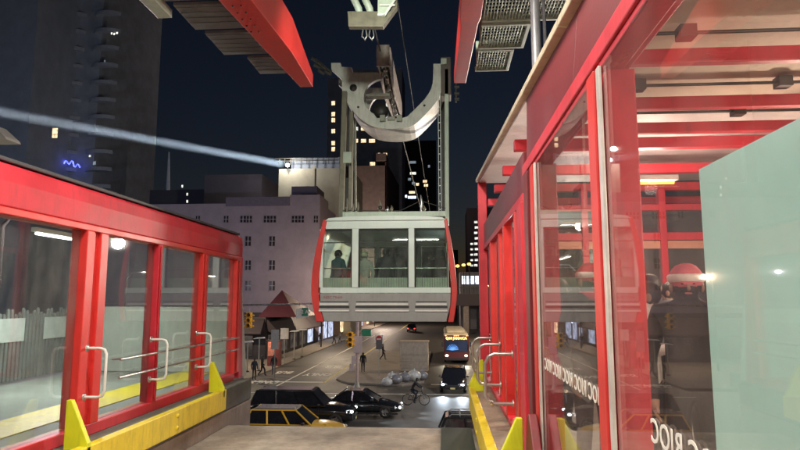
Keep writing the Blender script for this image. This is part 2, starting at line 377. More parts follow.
k = MB(); k.box(-8.1, -4.45, 12.5, 12.7, -1.5, -.14); 
setp(k.build('parapet_wall', CREAM, bev=.02), 'low pale green wall across the end of the left platform', 'wall')
k = MB()
for i in range(16):
    pass
t = thing('picket_fence', 'grey metal picket fence beyond the left platform glass', 'fence', (-7.75, 8, -1.5))
for i in range(88):
    y = 3.6 + i * .1; z = -.2 + .06 * math.sin(i * 1.7)
    MB().prism([(y, -1.45), (y + .055, -1.45), (y + .055, z - .03), (y + .028, z), (y, z - .03)], 'x', -7.78, -7.75).build('picket', mat('fence_grey', (.14, .15, .15), .6, var=.3, grime=.5), t)
k = MB(); k.box(-7.83, -7.785, 3.5, 12.4, -1.3, -1.22); k.box(-7.83, -7.785, 3.5, 12.4, -.55, -.47); k.build('fence_rail', STEELD, t)
for z, y in ((-.75, 10.0), (-.75, 11.3)):
    setp(MB().box(-7.745, -7.735, y, y + .75, z, z + .42).build('notice_board', mat('pale_notice', (.45, .48, .47), .5), bev=.004), 'blank pale notice board on the grey picket fence, ' + ('left one' if y < 11 else 'right one beside the low wall'), 'notice')

# lamps
def tube_lamp(loc, length, along, label, power, color, tint=None, group=None, target=None):
    x, y, z = loc; t = thing('tube_lamp', label, 'lamp', loc, group)
    h = length / 2; dx, dy = (h, .06) if along == 'x' else (.06, h)
    MB().box(x - dx, x + dx, y - dy, y + dy, z, z + .07).build('lamp_housing', WHITEP, t, bev=.01)
    a, b = ((x - h + .04, y, z - .025), (x + h - .04, y, z - .025)) if along == 'x' else ((x, y - h + .04, z - .025), (x, y + h - .04, z - .025))
    MB().tube([a, b], .018, 8).build('tube', TUBE if not tint else tint, t)
    tg = target or (x, y, z - 1)
    light('lamp_light', 'AREA', (x, y, z - .07), power, color, t, size=.12 if along == 'y' else length, size_y=length if along == 'y' else .12, target=tg)
    return t
WL = (1, .95, .84)
tube_lamp((-1.4, 1.2, 4.3), 2.4, 'x', 'bright tube lamp under the canopy above the bay, near one', 230, WL, group='tube lamps under the bay canopy')
tube_lamp((-1.4, 4.6, 4.3), 2.4, 'x', 'bright tube lamp under the canopy above the bay, far one', 230, WL, group='tube lamps under the bay canopy')
tube_lamp((-1.4, -2.6, 3.2), 2.4, 'x', 'tube lamp on the back wall side of the bay', 120, WL, group='tube lamps under the bay canopy')
tube_lamp((-6.3, 9.6, 1.05), 1.6, 'y', 'tube lamp above the left platform behind the glass', 120, (.95, 1, .92))

# ------------------------------------------------------------------ bay canopy
t = thing('bay_canopy', 'red beamed canopy over the cabin bay with stepped grey soffit panels', 'canopy', (-1.3, 4, 4))
MB().box(-4.4, 2.2, -4, 6.6, 4.75, 4.9).build('roof_deck', mat('roof_soffit', (.3, .29, .27), .8, grime=.3), t)
# left tapering box beam
def beam(name, prof, t, m=REDB):
    """prof: list of (y, x0, x1, z0, z1)"""
    vs = []; fs = []
    for (y, x0, x1, z0, z1) in prof: vs += [(x0, y, z0), (x1, y, z0), (x1, y, z1), (x0, y, z1)]
    n = len(prof)
    for i in range(n - 1):
        for j in range(4): fs.append((i * 4 + j, i * 4 + (j + 1) % 4, (i + 1) * 4 + (j + 1) % 4, (i + 1) * 4 + j))
    fs += [(0, 1, 2, 3), tuple((n - 1) * 4 + j for j in (3, 2, 1, 0))]
    return MB().add(vs, fs).build(name, m, t, bev=.01)
bl = beam('beam', [(-4, -3.0, -2.55, 4.0, 4.75), (7.2, -3.0, -2.55, 4.0, 4.75), (9.2, -2.82, -2.42, 4.0, 4.6), (10.8, -2.66, -2.42, 4.0, 4.25)], t)
k = MB()
for y in (7.6, 7.8, 8.0, 8.2, 8.4):
    for x in (-2.84, -2.72): k.ball((x, y, 3.998), .016, 8, 4)
k.build('rivets', STEELD, bl)
beam('beam', [(-4, .28, .62, 4.0, 4.75), (8.2, .28, .58, 4.0, 4.7), (8.4, .3, .55, 4.0, 4.6), (10.8, .24, .46, 4.0, 4.22)], t)
SOF = mat('soffit_panel', (.2, .2, .215), .55, var=.25, scale=2.5, bump=.1, grime=.3)
for (x0, y0, y1, z) in ((-4.05, 6.7, 7.95, 4.28), (-3.85, 7.95, 8.75, 4.22), (-3.7, 8.75, 9.6, 4.16), (-3.3, 9.6, 10.35, 4.10)):
    k = MB(); k.box(x0, -2.70 if y1 < 9.7 else -2.62, y0, y1 - .01, z, z + .05)
    for j in range(int((y1 - y0) / .16)): k.box(x0 + .01, -2.75, y0 + .06 + j * .16, y0 + .07 + j * .16, z - .012, z)
    k.build('soffit_panel', SOF, t, bev=.006)
MB().prism([(-4.22, 4.18), (-4.0, 4.18), (-4.0, 4.3), (-4.1, 4.42), (-4.22, 4.42)], 'y', -4, 8.25).build('gutter', PALE, t, bev=.01)
# right side : stepped pale green catwalk brackets with grating
GRATE = mat('steel_grating', (.6, .66, .55), .5, metal=.3, var=.3, scale=14, bump=.6, bscale=60, grime=.5)
for i, (x1, y0, y1, z0, z1) in enumerate(((2.1, 7.2, 8.4, 4.02, 4.3), (1.32, 8.45, 9.3, 4.0, 4.34), (1.18, 9.35, 10.25, 4.0, 4.3))):
    k = MB(); k.box(.6, x1, y1 - .05, y1, z0, z0 + .08); k.box(.6, x1, y0, y0 + .05, z0, z0 + .08); k.box(x1 - .05, x1, y0 + .05, y1 - .05, z0, z0 + .08)
    k.box(x1 - .05, x1, y1 - .05, y1, z0 + .08, z1 + .25); k.box(.62, .67, y1 - .05, y1, z0 + .08, z1 + .25); k.box(.67, x1 - .05, y1 - .045, y1 - .005, z1 + .2, z1 + .25)
    f = k.build('catwalk_frame', PALE, t, bev=.006)
    k = MB(); n = int((x1 - .65) / .045)
    for j in range(n): k.box(.62 + j * .045, .63 + j * .045, y0 + .05, y1 - .05, z0 + .02, z0 + .06)
    for j in range(int((y1 - y0) / .1)): k.box(.6, x1 - .05, y0 + .06 + j * .1, y0 + .07 + j * .1, z0 + .03, z0 + .05)
    k.build('grating', GRATE, f)
# hanging saddle that carries the ropes
OLIVE = mat('olive_steel', (.2, .18, .13), .5, metal=.2, var=.3, grime=.6)
S = thing('rope_saddle', 'pale green rope saddle bracket hanging at the top centre', 'bracket', (-1.3, 11, 4.9))
def P(px, py, Y=11.0):
    p = at(px, py, Y); return (p.x, p.z)
MB().prism([P(349, 16), P(391, 16), P(398, 3), P(398, 12), P(384, 31), P(350, 31)], 'y', 10.8, 10.95).build('base_plate', mat('olive_steel', (.2, .18, .13), .5, metal=.2, var=.3, grime=.6), S, bev=.01)
MB().prism([P(379, -30), P(398, -30), P(398, 2), P(386, 22), P(379, 22)], 'y', 10.76, 10.80).build('side_plate', PALE, S, bev=.005)
k = MB(); a, b = P(379, 22), P(398, 3)
k.bar((a[0], 10.74, a[1] + .02), (P(386, 22)[0], 10.74, a[1] + .02), .03, .04); k.bar((P(386, 22)[0], 10.74, a[1]), (b[0], 10.74, b[1]), .03, .04); k.bar((b[0], 10.74, b[1]), (b[0], 10.74, b[1] + .5), .03, .04)
k.bar((P(380, 5)[0], 10.73, P(380, 5)[1]), (P(394, 5)[0], 10.73, P(380, 5)[1]), .03, .03); k.bar((P(381, 16)[0], 10.73, P(381, 12)[1]), (P(396, 12)[0], 10.73, P(396, 12)[1]), .03, .03)
k.build('stiffener', WHITEP, S)
for x0, x1 in ((351, 359), (362, 370)):
    MB().tube([(P(x0, -30)[0], 10.9, P(x0, -30)[1]), (P(x0 + 1, -4)[0], 10.9, P(x0, -4)[1]), (P(x1, 10)[0], 10.95, P(x1, 10)[1]), (P(x1 + 1, 20)[0], 11.1, P(x1, 20)[1])], .07, 10).build('pipe', PALE, S)
for px in (363, 370):
    MB().tube([(P(px, 30)[0], 11, P(px, 30)[1]), (P(px - 1, 36)[0], 11, P(px, 36)[1]), (P(px + 2, 40)[0], 11, P(px, 40)[1]), (P(px + 4, 36)[0], 11, P(px, 36)[1]), (P(px + 3, 30)[0], 11, P(px, 30)[1])], .015, 6).build('shackle', ALU, S)
MB().box(-2.9, .5, 10.9, 11.4, 6.15, 6.4).build('cross_beam', PALE, S)
# cables
for x, z, lab in ((-1.62, 6.62, 'steel track cable running through the cabin carriage'), (-.96, 6.62, 'thin steel cable right of the track cable')):
    pts = [(x, 6, z + .1)] + [(x, 8 + i * 12, z + (i * 12) ** 2 * .00015) for i in range(26)]
    setp(MB().tube(pts, .022 if x < -1.5 else .012, 6).build('cable', STEELD), lab, 'cable')
setp(MB().tube([(1.15, 7, 1.9), (1.13, 7, 8)], .058, 16).build('steel_pole', mat('grey_pole', (.45, .47, .5), .4, metal=.3, var=.2, scale=5, grime=.4)), 'tall grey steel pole rising beside the catwalk brackets', 'pole')
setp(MB().tube([(1.28, 7.1, 1.9), (1.235, 7.1, 8)], .02, 12).build('conduit', MATS['grey_pole']), 'thin grey conduit just behind the tall steel pole', 'pipe')

# ------------------------------------------------------------------ right glass enclosure
t = thing('glass_enclosure', 'red framed glass waiting hall running along the right platform', 'enclosure', (RX, 5, -1.5)); RE = t
def edge(y):     # rising canopy edge
    f = (y - 3.6) / 7.9; return .85 - .14 * f, 1.80 + .45 * f
def fascia(name, y0, y1, m, dx=0):
    (xa, za), (xb, zb) = edge(y0), edge(y1); q = lambda x, y, z: (x + dx, y, z)
    vs = [q(RX, y0, 1.27), q(RX, y1, 1.27), q(xb, y1, zb), q(xa, y0, za), q(RX + .1, y0, 1.27), q(RX + .1, y1, 1.27), q(xb + .2, y1, zb), q(xa + .2, y0, za)]
    return MB().add(vs, [(0, 1, 2, 3), (7, 6, 5, 4), (0, 3, 7, 4), (1, 5, 6, 2), (0, 4, 5, 1), (3, 2, 6, 7)]).build(name, m, t, bev=.006)
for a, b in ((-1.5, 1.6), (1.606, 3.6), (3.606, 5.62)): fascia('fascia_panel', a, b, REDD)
k = MB(); k.box(RX - .035, RX + .16, -1.5, 5.7, 1.17, 1.267); k.box(RX - .02, RX + .1, -1.5, 5.7, 1.13, 1.168); k.build('header_rail', RED, t, bev=.008)
ys = [-1.5, .6, 2.4, 3.9, 5.5, 7.4, 9.4, 11.45]
for i in range(len(ys) - 1):
    a, b = edge(ys[i]), edge(ys[i + 1] - .02)
    MB().bar((a[0] - .02, ys[i], a[1] + .03), (b[0] - .02, ys[i + 1] - .02, b[1] + .03), .09, .06).build('gutter_segment', mat('cream_trim', (.55, .47, .33), .5, grime=.7, var=.2), t, bev=.008)
e = edge(11.4)
MB().box(e[0] - .03, e[0] + .13, 11.3, 11.46, -1.5, e[1] - .01).build('end_post', RED, t, bev=.01)
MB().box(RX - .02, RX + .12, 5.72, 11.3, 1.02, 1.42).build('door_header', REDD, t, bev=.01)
MB().box(RX - .035, RX + .1, 5.72, 11.3, .93, 1.018).build('door_header_rail', RED, t, bev=.008)
def post(y, wd=.15, x0=RX, x1=RX + .15, m=RED, name='post'):
    return MB().box(x0, x1, y, y + wd, -1.45, 1.13).build(name, m, t, bev=.008)
for y in (.82, 2.9, 4.97):
    post(y, .16)
    MB().box(RX - .05, RX - .022, y + .02, y + .16, -1.45, 1.13).build('mullion_cap', REDB, t, bev=.006)
    MB().box(RX - .04, RX - .024, y - .045, y + .012, -1.45, 1.13).build('gasket', SILV, t, bev=.004)
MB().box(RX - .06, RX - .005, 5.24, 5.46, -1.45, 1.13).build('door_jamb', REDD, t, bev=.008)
MB().box(RX - .06, RX + .1, 5.7, 6.05, -1.45, .93).build('door_jamb', RED, t, bev=.01)
for y, wd, dx in ((6.35, .1, -.02), (6.95, .35, .05), (7.55, .12, -.02), (8.4, .1, 0), (8.9, .3, .05), (9.7, .14, -.02), (10.5, .25, .03)):
    MB().box(RX + dx - .02, RX + dx + .09, y, y + wd, -1.45, .93).build('door_frame', RED if wd > .2 else REDB, t, bev=.008)
for a, b in ((-1.45, .8), (1.0, 2.85), (3.08, 4.95), (5.12, 5.24)):
    MB().box(RX - .02, RX - .01, a, b, -1.38, 1.13).build('glass_pane', GR, t)
for a, b in ((6.05, 6.35), (6.45, 6.95), (7.67, 8.4), (9.2, 9.7), (9.84, 10.5)):
    MB().box(RX + .01, RX + .02, a, b, -1.38, .93).build('glass_pane', GR, t)
MB().box(RX - .04, RX + .12, -1.5, 11.28, -1.45, -1.38).build('sill', RED, t, bev=.008)
MB().prism([(4.55, -1.44), (5.2, -1.44), (5.2, -1.2), (5.08, -.93), (5.0, -.9), (4.9, -1.0)], 'x', RX - .13, RX - .06).build('bumper_wedge', REDD, t, bev=.01)
# lettering stuck on the glass, reads from inside
LET = mat('white_lettering', (.75, .73, .68), .5, var=.06)
for (yc, word) in [(2.24 - i * .35, 'RIOC') for i in range(4)] + [(3.22 + i * .35, 'RIOC') for i in range(5)]:
    text_mesh('lettering', word, .125, LET, t, frame_mtx((RX - .026, yc, -.485), (0, 1, 0), (0, 0, 1)), .002, .001, 1.05)
for y in (1.0, 1.95, 2.92, 3.83, 4.78, 5.5):
    f = 1.5
    b = MB().box(RX + .1, 5.2, y, y + .07, 1.52, 1.62).build('roof_beam', RED, t, bev=.008)
    k = MB().tube([(RX + .1, y - .09, 1.68), (5.0, y - .09, 1.68)], .012, 6)
    for x in (1.5, 2.6, 3.9): k.box(x, x + .1, y - .14, y - .04, 1.64, 1.72)
    k.build('conduit', STEELD, b)
(e0, z0_), (e1, z1_) = edge(5.68), edge(11.4)
MB().add([(e0 + .0, 5.68, z0_ - .02), (5.3, 5.68, z0_ - .02), (5.3, 11.4, z1_ - .02), (e1 + .0, 11.4, z1_ - .02), (e0 + .0, 5.68, z0_ + .03), (5.3, 5.68, z0_ + .03), (5.3, 11.4, z1_ + .03), (e1 + .0, 11.4, z1_ + .03)], [(0, 1, 2, 3), (7, 6, 5, 4), (0, 4, 5, 1), (1, 5, 6, 2), (2, 6, 7, 3), (3, 7, 4, 0)]).build('soffit', mat('white_soffit', (.75, .68, .66), .6, grime=.2), t)
for y in (7, 8.4, 9.8, 11.2): MB().box(RX + .06, 5.2, y, y + .12, z0_ - .16, z0_ - .03).build('soffit_beam', RED, t, bev=.008)
light('soffit_light', 'POINT', (2.62, 7.7, 1.4), 90, (1, .82, .7), t, .08)
MB().box(RX + .1, 5.3, -1.5, 5.67, 1.75, 1.85).build('ceiling', mat('cream_ceiling', (.6, .5, .4), .75, var=.1, scale=.8, grime=.25), t)
MB().box(5.2, 5.3, -1.5, 10.4, -1.5, 1.75).build('inner_wall', mat('dark_inner_wall', (.09, .06, .055), .7, var=.4, scale=1), t)
for z0, z1, m_ in ((.93, 1.05, RED), (-.35, -.27, RED), (-1.5, -1.4, RED), (1.4, 1.5, RED)):
    MB().box(RX + .2, 5.2, 9.6, 9.7, z0, z1).build('end_wall_rail', m_, t, bev=.006)
MB().box(RX + .2, 5.2, 9.62, 9.68, .8, .92).build('end_wall_board', mat('salmon_board', (.6, .3, .2), .6), t)
for x in (1.0, 2.2, 3.4, 4.6): MB().box(x, x + .1, 9.58, 9.72, -1.5, 1.75).build('end_wall_post', RED, t, bev=.006)
MB().box(RX + .2, 5.2, 9.64, 9.65, -1.4, .8).build('end_glass', GL, t)
MB().box(RX + .2, 5.2, 9.645, 9.66, 1.05, 1.4).build('end_glass', GL, t)
# poster taped inside the glass
po = thing('poster', 'large pale teal poster back fixed inside the glass at the right edge', 'poster', (RX + .03, 1.2, -1.3))
MB().box(RX + .0, RX + .012, .2, 1.90, -1.3, .405).build('poster_sheet', TEAL, po, bev=.002)
# indoor lamps
tube_lamp((3.6, 1.2, 1.3), 1.4, 'y', 'warm tube lamp under the waiting hall ceiling, nearest the camera', 60, (1, .82, .66), group='tube lamps in the waiting hall')
tube_lamp((2.62, 7.7, 1.5), .7, 'x', 'warm orange tube lamp under the waiting hall ceiling, far one', 22, (1, .7, .45), ORANGEL, group='tube lamps in the waiting hall')
for (x, y, pw, lab) in ((3.2, .6, 270, 'added warm globe lamp brightening the waiting hall near the poster'), (3.4, 5.4, 170, 'added warm globe lamp brightening the waiting hall deeper inside')):  # globes added out of view to carry the point lights that brighten the hall
    gp = thing('added_globe_lamp', lab, 'lamp', (x, y, .9), 'globe lamps added to brighten the waiting hall')
    MB().ball((x, y, .9), .14, 14, 10).build('lamp_globe', lamp_mat('globe_glow', (1, .9, .75), 8), gp); MB().tube([(x, y, 1.03), (x, y, 1.75)], .012, 6).build('cord', BLACKP, gp)
    light('hall_light', 'POINT', (x, y, .72), pw, (1, .84, .68), gp, .1)
# metal hoops
for i, y in enumerate((6.9, 8.4, 9.8)):
    t2 = thing('grab_hoop', ['steel tube hoop by the right doors, nearest the camera', 'steel tube hoop by the right doors, middle one', 'steel tube hoop by the right doors, farthest one'][i], 'handrail', (RX, y, -1.1), 'tube hoops by the right doors')
    zt, zb = -.60, -1.14
    pts = [(RX - .03, y, zt), (RX - .24, y, zt), (RX - .30, y, zt - .03), (RX - .34, y, zt - .11), (RX - .34, y, zb + .09), (RX - .30, y, zb + .02), (RX - .24, y, zb), (RX - .03, y, zb)]
    MB().tube(pts, .021, 10).build('hoop_tube', ALU, t2)
    for z in (zt, zb): MB().lathe([(0, 0), (.045, 0), (.045, -.012), (.02, -.016)], (RX - .03, y, z), 12, 'x').build('flange', ALU, t2)

# ------------------------------------------------------------------ cable car
CY, CB = 14.3, 19.4
T = thing('cable_car', 'large aerial tram cabin with red rims and three front windows', 'tram cabin', (-1.38, 16.8, -.52))
def Q(px, py, Y=CY):
    p = at(px, py, Y); return (p.x, p.z)
def X_(px, Y=CY): return at(px, 260, Y).x
def Z_(py, Y=CY): return at(385, py, Y).z
ztop, zb = Z_(219), Z_(322)
zz_ = [ztop + (zb - ztop) * i / 14 for i in range(15)]
def half(z):
    f = (ztop - z) / (ztop - zb)
    return 1.50 + .27 * math.sin(min(1, f / .68) * math.pi / 2) - (.14 * ((f - .68) / .32) ** 1.6 if f > .68 else 0)
outl_l = [(-half(z), z) for z in zz_]
XC = X_(385)
for s in (-1, 1):
    outl_l = [(-(half(z) - (.06 * math.sin(math.pi * (ztop - z) / (ztop - zb)) + .02 if s > 0 else 0)), z) for z in zz_]
    poly = [(XC + s * -x, z) for x, z in outl_l] + [(XC + s * -(x + .05), z) for x, z in reversed(outl_l)]
    MB().prism(poly, 'y', CY + .33, CB - .33).build('side_wall', CABG, T)
    for yy in ((CY - .02, CY + .33), (CB - .33, CB + .02)):
        rw = [(.09 + .08 * min(1, i / 6)) * (.72 if s > 0 else 1) for i in range(15)]
        poly = [(XC + s * -(x - .01), z) for x, z in outl_l] + [(XC + s * -(x + r), z) for (x, z), r in zip(reversed(outl_l), reversed(rw))]
        up = [p for p in poly if p[1] >= Z_(291)]
        MB().prism(poly, 'y', *yy).build('red_rim', REDB, T, bev=.015)
wz0, wz1, wl0 = Z_(277), Z_(228.5), Z_(287.5)
xs = [X_(319.5), X_(352), X_(358.5), X_(408.5), X_(414.5), X_(448.5)]
for (y0, y1, ins) in ((CY, CY + .12, 1), (CB - .12, CB, 1)):
    k = MB(); k.box(XC - 1.45, XC + 1.45, y0, y1, wz1, ztop - .04)
    k.box(XC - 1.56, XC + 1.56, y0, y1, Z_(293), wl0)
    k.box(XC - 1.5, xs[0], y0, y1, wl0, wz1 - .002) ; k.box(xs[1], xs[2], y0 - .03 * (y0 < 15), y1, wl0, wz1 - .002); k.box(xs[3], xs[4], y0 - .03 * (y0 < 15), y1, wl0, wz1 - .002); k.box(xs[5], XC + 1.5, y0, y1, wl0, wz1 - .002)
    fr = k.build('front_frame' if y0 < 15 else 'rear_frame', CABG, T, bev=.015)
    for a, b in ((0, 1), (2, 3), (4, 5)):
        wn = MB().box(xs[a] + .002, xs[b] - .002, y0 + .05, y0 + .062, wl0 + .002, wz1 - .004).build('window', GC, T)
        kk = MB()
        fx0, fx1 = xs[a], xs[b]
        yy0, yy1 = y0 + .035, y0 + .048
        kk.box(fx0, fx1, yy0, yy1, wz1 - .045, wz1 - .004); kk.box(fx0, fx0 + .03, yy0, yy1, wl0, wz1 - .047); kk.box(fx1 - .03, fx1, yy0, yy1, wl0, wz1 - .047)
        kk.build('seal', RUB, wn)
        MB().tube([(fx0, y0 + .12, Z_(268)), (fx1, y0 + .12, Z_(268))], .014, 6).build('hand_bar', ALU, wn)
        MB().box(fx0, fx1, y0 + .10, y0 + .115, Z_(242) - .012, Z_(242) + .012).build('glazing_bar', STEELD, wn)
        kk = MB(); n_ = int((fx1 - fx0) / .06)
        for j in range(n_): kk.box(fx0 + .003 + j * .06, fx0 + .056 + j * .06, y0 + .13, y0 + .15, wl0, Z_(277.5))
        kk.build('lower_panel', mat('cream_slats', (.6, .62, .55), .5), wn)
for (y0, y1) in ((CY - .02, CY + .2), (CB - .2, CB + .02)):
    sk = MB().prism([(XC - 1.56, Z_(293.2)), (XC + 1.56, Z_(293.2)), (XC + 1.55, Z_(305)), (XC + 1.45, zb + .01), (XC - 1.45, zb + .01), (XC - 1.55, Z_(305))], 'y', y0, y1).build('skirt', CABD, T, bev=.01)
    if y0 < 15:
        for a, b in ((320, 350), (356, 409), (415, 447)):
            x0, x1 = X_(a), X_(b)
            lv = MB().box(x0, x1, y0 - .004, y0 + .002, Z_(311), Z_(301.2)).build('louvre', CABD, sk)
            k = MB(); k.box(x0 + .02, x1 - .02, y0 - .03, y0 - .006, Z_(305.2), Z_(303.3)); k.box(x0, x1, y0 - .03, y0 - .006, Z_(311.4), Z_(309.8)); k.build('louvre_blade', CABL, sk)
            k = MB(); k.box(x0 + .02, x1 - .02, y0 - .012, y0 - .0055, Z_(302), Z_(301.2)); k.box(x0, x1, y0 - .012, y0 - .0055, Z_(308), Z_(306)); k.build('louvre_slot', BLACKP, sk)
        text_mesh('lettering', 'RIOC TRAM', .085, mat('dull_red_letter', (.35, .05, .06), .6), sk, frame_mtx((X_(333.5), y0 - .006, Z_(297.6)), (1, 0, 0), (0, 0, 1)), .002)
MB().box(XC - 1.60, XC + 1.60, CY + .2, CB - .2, zb, zb + .12).build('floor', CABD, T)
# roof with a gentle crown
k = MB(); pr = [(XC - 1.47, ztop - .04), (XC - 1.38, ztop + .03), (XC - .9, ztop + .07), (XC, ztop + .09), (XC + .9, ztop + .07), (XC + 1.38, ztop + .03), (XC + 1.47, ztop - .04)]
k.prism(pr, 'y', CY - .04, CB + .04); rf = k.build('roof', CABG, T, bev=.015)
k = MB(); ry = CY + .35; x0, x1 = X_(342, ry), X_(446, ry); z0 = Z_(217.5, ry)
k.box(x0, x1, ry, ry + .1, z0 + .02, z0 + .15); k.box(x0 + .2, x1 - .2, ry + .3, ry + .38, z0 + .02, z0 + .1); k.build('roof_beam', PALE, T, bev=.01)
k = MB()
for px in (345, 362, 379, 390, 420, 440): k.box(X_(px, ry), X_(px + 2, ry), ry, ry + .1, ztop + .02, z0 + .02)
k.build('beam_foot', STEELD, T)
for px, h_ in ((346, .35), (352, .22), (379, .3), (387, .14), (391, .16), (421, .42), (424, .15), (357, .25)):
    x = X_(px, ry); k = MB(); k.tube([(x, ry + .05, z0 + .15), (x + .02, ry + .05, z0 + .15 + h_ * .5), (x, ry + .08, z0 + .15 + h_)], [.02, .035, .012], 8); k.ball((x, ry + .06, z0 + .16 + h_ * .3), .045, 8, 6)
    k.build('roof_fitting', OLIVE if px not in (421, 387) else ALU, T)
MB().lathe([(0, 0), (.05, 0), (.055, .03), (.0, .03)], (X_(380, ry), ry, z0 + .25), 14, 'y').build('pulley', STEELD, T)
MB().tube([(x0, ry + .05, z0 + .2), (X_(400, ry), ry + .05, z0 + .17), (X_(421, ry), ry + .05, z0 + .42), (x1, ry + .05, z0 + .22)], .01, 5).build('roof_line', STEELD, T)
MB().box(XC - .8, XC + .8, 16.0, 17.6, ztop + .09, ztop + .4).build('hanger_base', STEEL, T, bev=.02)
# hanger arms
A0, A1 = 16.1, 17.5
YT = at(400, 66, A0).z
def arm(pa, pb, ya, wd, dp, m, top=100, name='hanger_arm'):
    a = at(pa, 226, ya); b = at(pb, top, ya); a.z = ztop + .05
    return MB().bar(a, b, wd, dp, (0, 1, 0)).build(name, m, T, bev=.012)
arm(341, 345, A0, .14, .2, OLIVE, 92); arm(350, 352, A0 + .25, .1, .18, OLIVE, 112); arm(347, 347, A1, .14, .2, STEELD, 100); arm(356, 355, A1, .06, .08, STEEL, 118, 'brace_rod')
arm(447, 446.5, A0, .11, .2, PALE, 70); arm(443, 443, A1, .12, .16, STEELD, 84)
k = MB(); xa = at(440, 200, A0).x
for dx in (-.03, .03): k.box(xa + dx - .008, xa + dx + .008, A0 - .05, A0 - .02, ztop + .1, at(440, 92, A0).z)
z = ztop + .25
while z < at(440, 94, A0).z: k.box(xa - .021, xa + .021, A0 - .045, A0 - .025, z, z + .02); z += .22
k.build('ladder', WHITEP, T)
MB().box(at(344, 155, A0).x, at(352, 155, A0).x, A0 - .15, A0 - .1, at(350, 164, A0).z, at(350, 153, A0).z).build('junction_box', PALE, T, bev=.01)
# yoke
YOK = mat('yoke_grey_paint', (.6, .58, .52), .5, metal=.1, var=.15, scale=3, grime=.7, bump=.15, chips=1)
def C(cx, cy, Y=A0): p = at(320 + cx / 4.5, 60 + cy / 4.5, Y); return (p.x, p.z)
arc = []
for i in range(15):
    a = R(60 + i * (268 - 60) / 14 * 1.0); arc.append(C(285 - 88 * math.cos(a - R(90)) * 1.0, 168 + 88 * math.sin(a - R(90)) * -1))
arc = [C(285 + 88 * math.cos(R(a)), 168 - 84 * math.sin(R(a))) for a in range(92, 252, 10)]
def chaikin(p, n=2, closed=False):
    for _ in range(n):
        q = [p[0]]
        for a_, b_ in zip(p[:-1], p[1:]): q += [(a_[0] * .75 + b_[0] * .25, a_[1] * .75 + b_[1] * .25), (a_[0] * .25 + b_[0] * .75, a_[1] * .25 + b_[1] * .75)]
        p = q + [p[-1]]
    return p
obot = chaikin([C(98, 85), C(100, 160), C(165, 255), C(245, 310), C(400, 310), C(462, 262), (C(550, 160)), C(555, 60)])
yp = [C(50, 12), C(92, 12), C(94, 30), C(142, 32), C(146, 55), C(287, 55)] + arc + chaikin([C(255, 260), C(380, 262), C(408, 240), C(505, 140), C(510, 45), C(510, 16)]) + [C(548, 16)] + obot[::-1] + [C(50, 42)]
MB().prism(yp, 'y', A0, A0 + .16).build('yoke_front_plate', YOK, T, bev=.015)
MB().prism(yp, 'y', A1 - .16, A1).build('yoke_rear_plate', YOK, T, bev=.015)
bot = [p for p in obot if p[1] <= C(0, 165)[1]]
cx_ = sum(p[0] for p in bot) / len(bot); inn = [(cx_ + (x - cx_) * .96, z + .07) for x, z in reversed(bot)]
MB().prism(bot + inn, 'y', A0 + .162, A1 - .162).build('yoke_web', YOK, T)
k = MB(); c = C(322, 268)
for cx in (283, 358):
    p = C(cx, 266); k.box(p[0] - .075, p[0] + .075, A0 - .12, A0 - .002, p[1] - .09, p[1] + .09)
p, q = C(305, 266), C(338, 266); k.box(p[0], q[0], A0 - .08, A0 - .002, p[1] - .05, p[1] + .05); k.build('pin_bracket', STEEL, T, bev=.01)
for cx, cy, r_ in ((150, 125, .105), (172, 212, .03), (470, 205, .03), (345, 322, .0)):
    if r_: p = C(cx, cy); MB().lathe([(0, -.03), (r_ * .5, -.03), (r_ * .55, -.012), (r_, -.012), (r_, .001)], (p[0], A0, p[1]), 18, 'y').build('pin_cap', STEELD, T)
hb = C(300, 180); MB().lathe([(0, 0), (.2, 0), (.2, .5), (0, .5)], (hb[0] - .22, A0 + .5, hb[1] - .12), 24, 'y').build('hub', STEELD, T)
MB().box(C(200, 140)[0], C(310, 140)[0], A0 + .3, A0 + .6, C(0, 152)[1], C(0, 140)[1]).build('link_bar', STEEL, T, bev=.01)
# carriage along the rope
cg = MB(); 
cg.box(-1.72, -1.38, 15.3, 15.36, 6.2, 6.8); cg.box(-1.66, -1.44, 15.4, 20.1, 6.6, 6.84)
for sx in (-.2, .1):
    cg.prism([(15.3, 6.72), (15.6, 6.86), (20.0, 6.86), (20.4, 6.7), (20.2, 6.32), (17.4, 6.05), (15.6, 6.3)], 'x', -1.52 + sx, -1.47 + sx)
cg = cg.build('carriage', mat('rusty_steel', (.5, .43, .38), .6, metal=.2, var=.4, scale=5, grime=.6, bump=.2), T, bev=.01)
for i in range(8):
    MB().lathe([(0, -.06), (.15, -.06), (.2, -.05), (.15, -.02), (.15, .02), (.2, .05), (.15, .06), (0, .06)], (-1.56, 15.65 + i * .62, 6.46), 16, 'x').build('rope_wheel', ALU, cg)
p = C(570, 100); MB().box(p[0] - .16, p[0] + .12, A0 - .1, A0 + .5, C(0, 175)[1], C(0, 8)[1]).build('guide_block', mat('brown_steel', (.12, .09, .08), .6, grime=.5), T, bev=.02)
p = C(560, 10); MB().box(p[0] - .1, p[0] + .06, A0 - .14, A0 - .02, p[1] - .1, p[1] + .06).build('guide_shoe', PALE, T, bev=.01)
k = MB()
for cx, cy in ((-25, -10), (-5, 10), (20, 30), (5, 45), (35, 50), (-15, 20)):
    p = C(cx, cy); k.tube([(p[0] - .08, A0, p[1]), (p[0] + .08, A0 + .1, p[1] - .07)], .05, 8)
p, q = C(-20, -5), C(50, 55); k.bar((p[0], A0, p[1]), (q[0], A0, q[1]), .05, .05); k.build('guide_rollers', STEELD, T)
k = MB()
for cy in (40, 150, 175, 120): p = C(615, cy); k.tube([(p[0] - .06, A0, p[1]), (p[0] + .07, A0, p[1])], .045, 8)
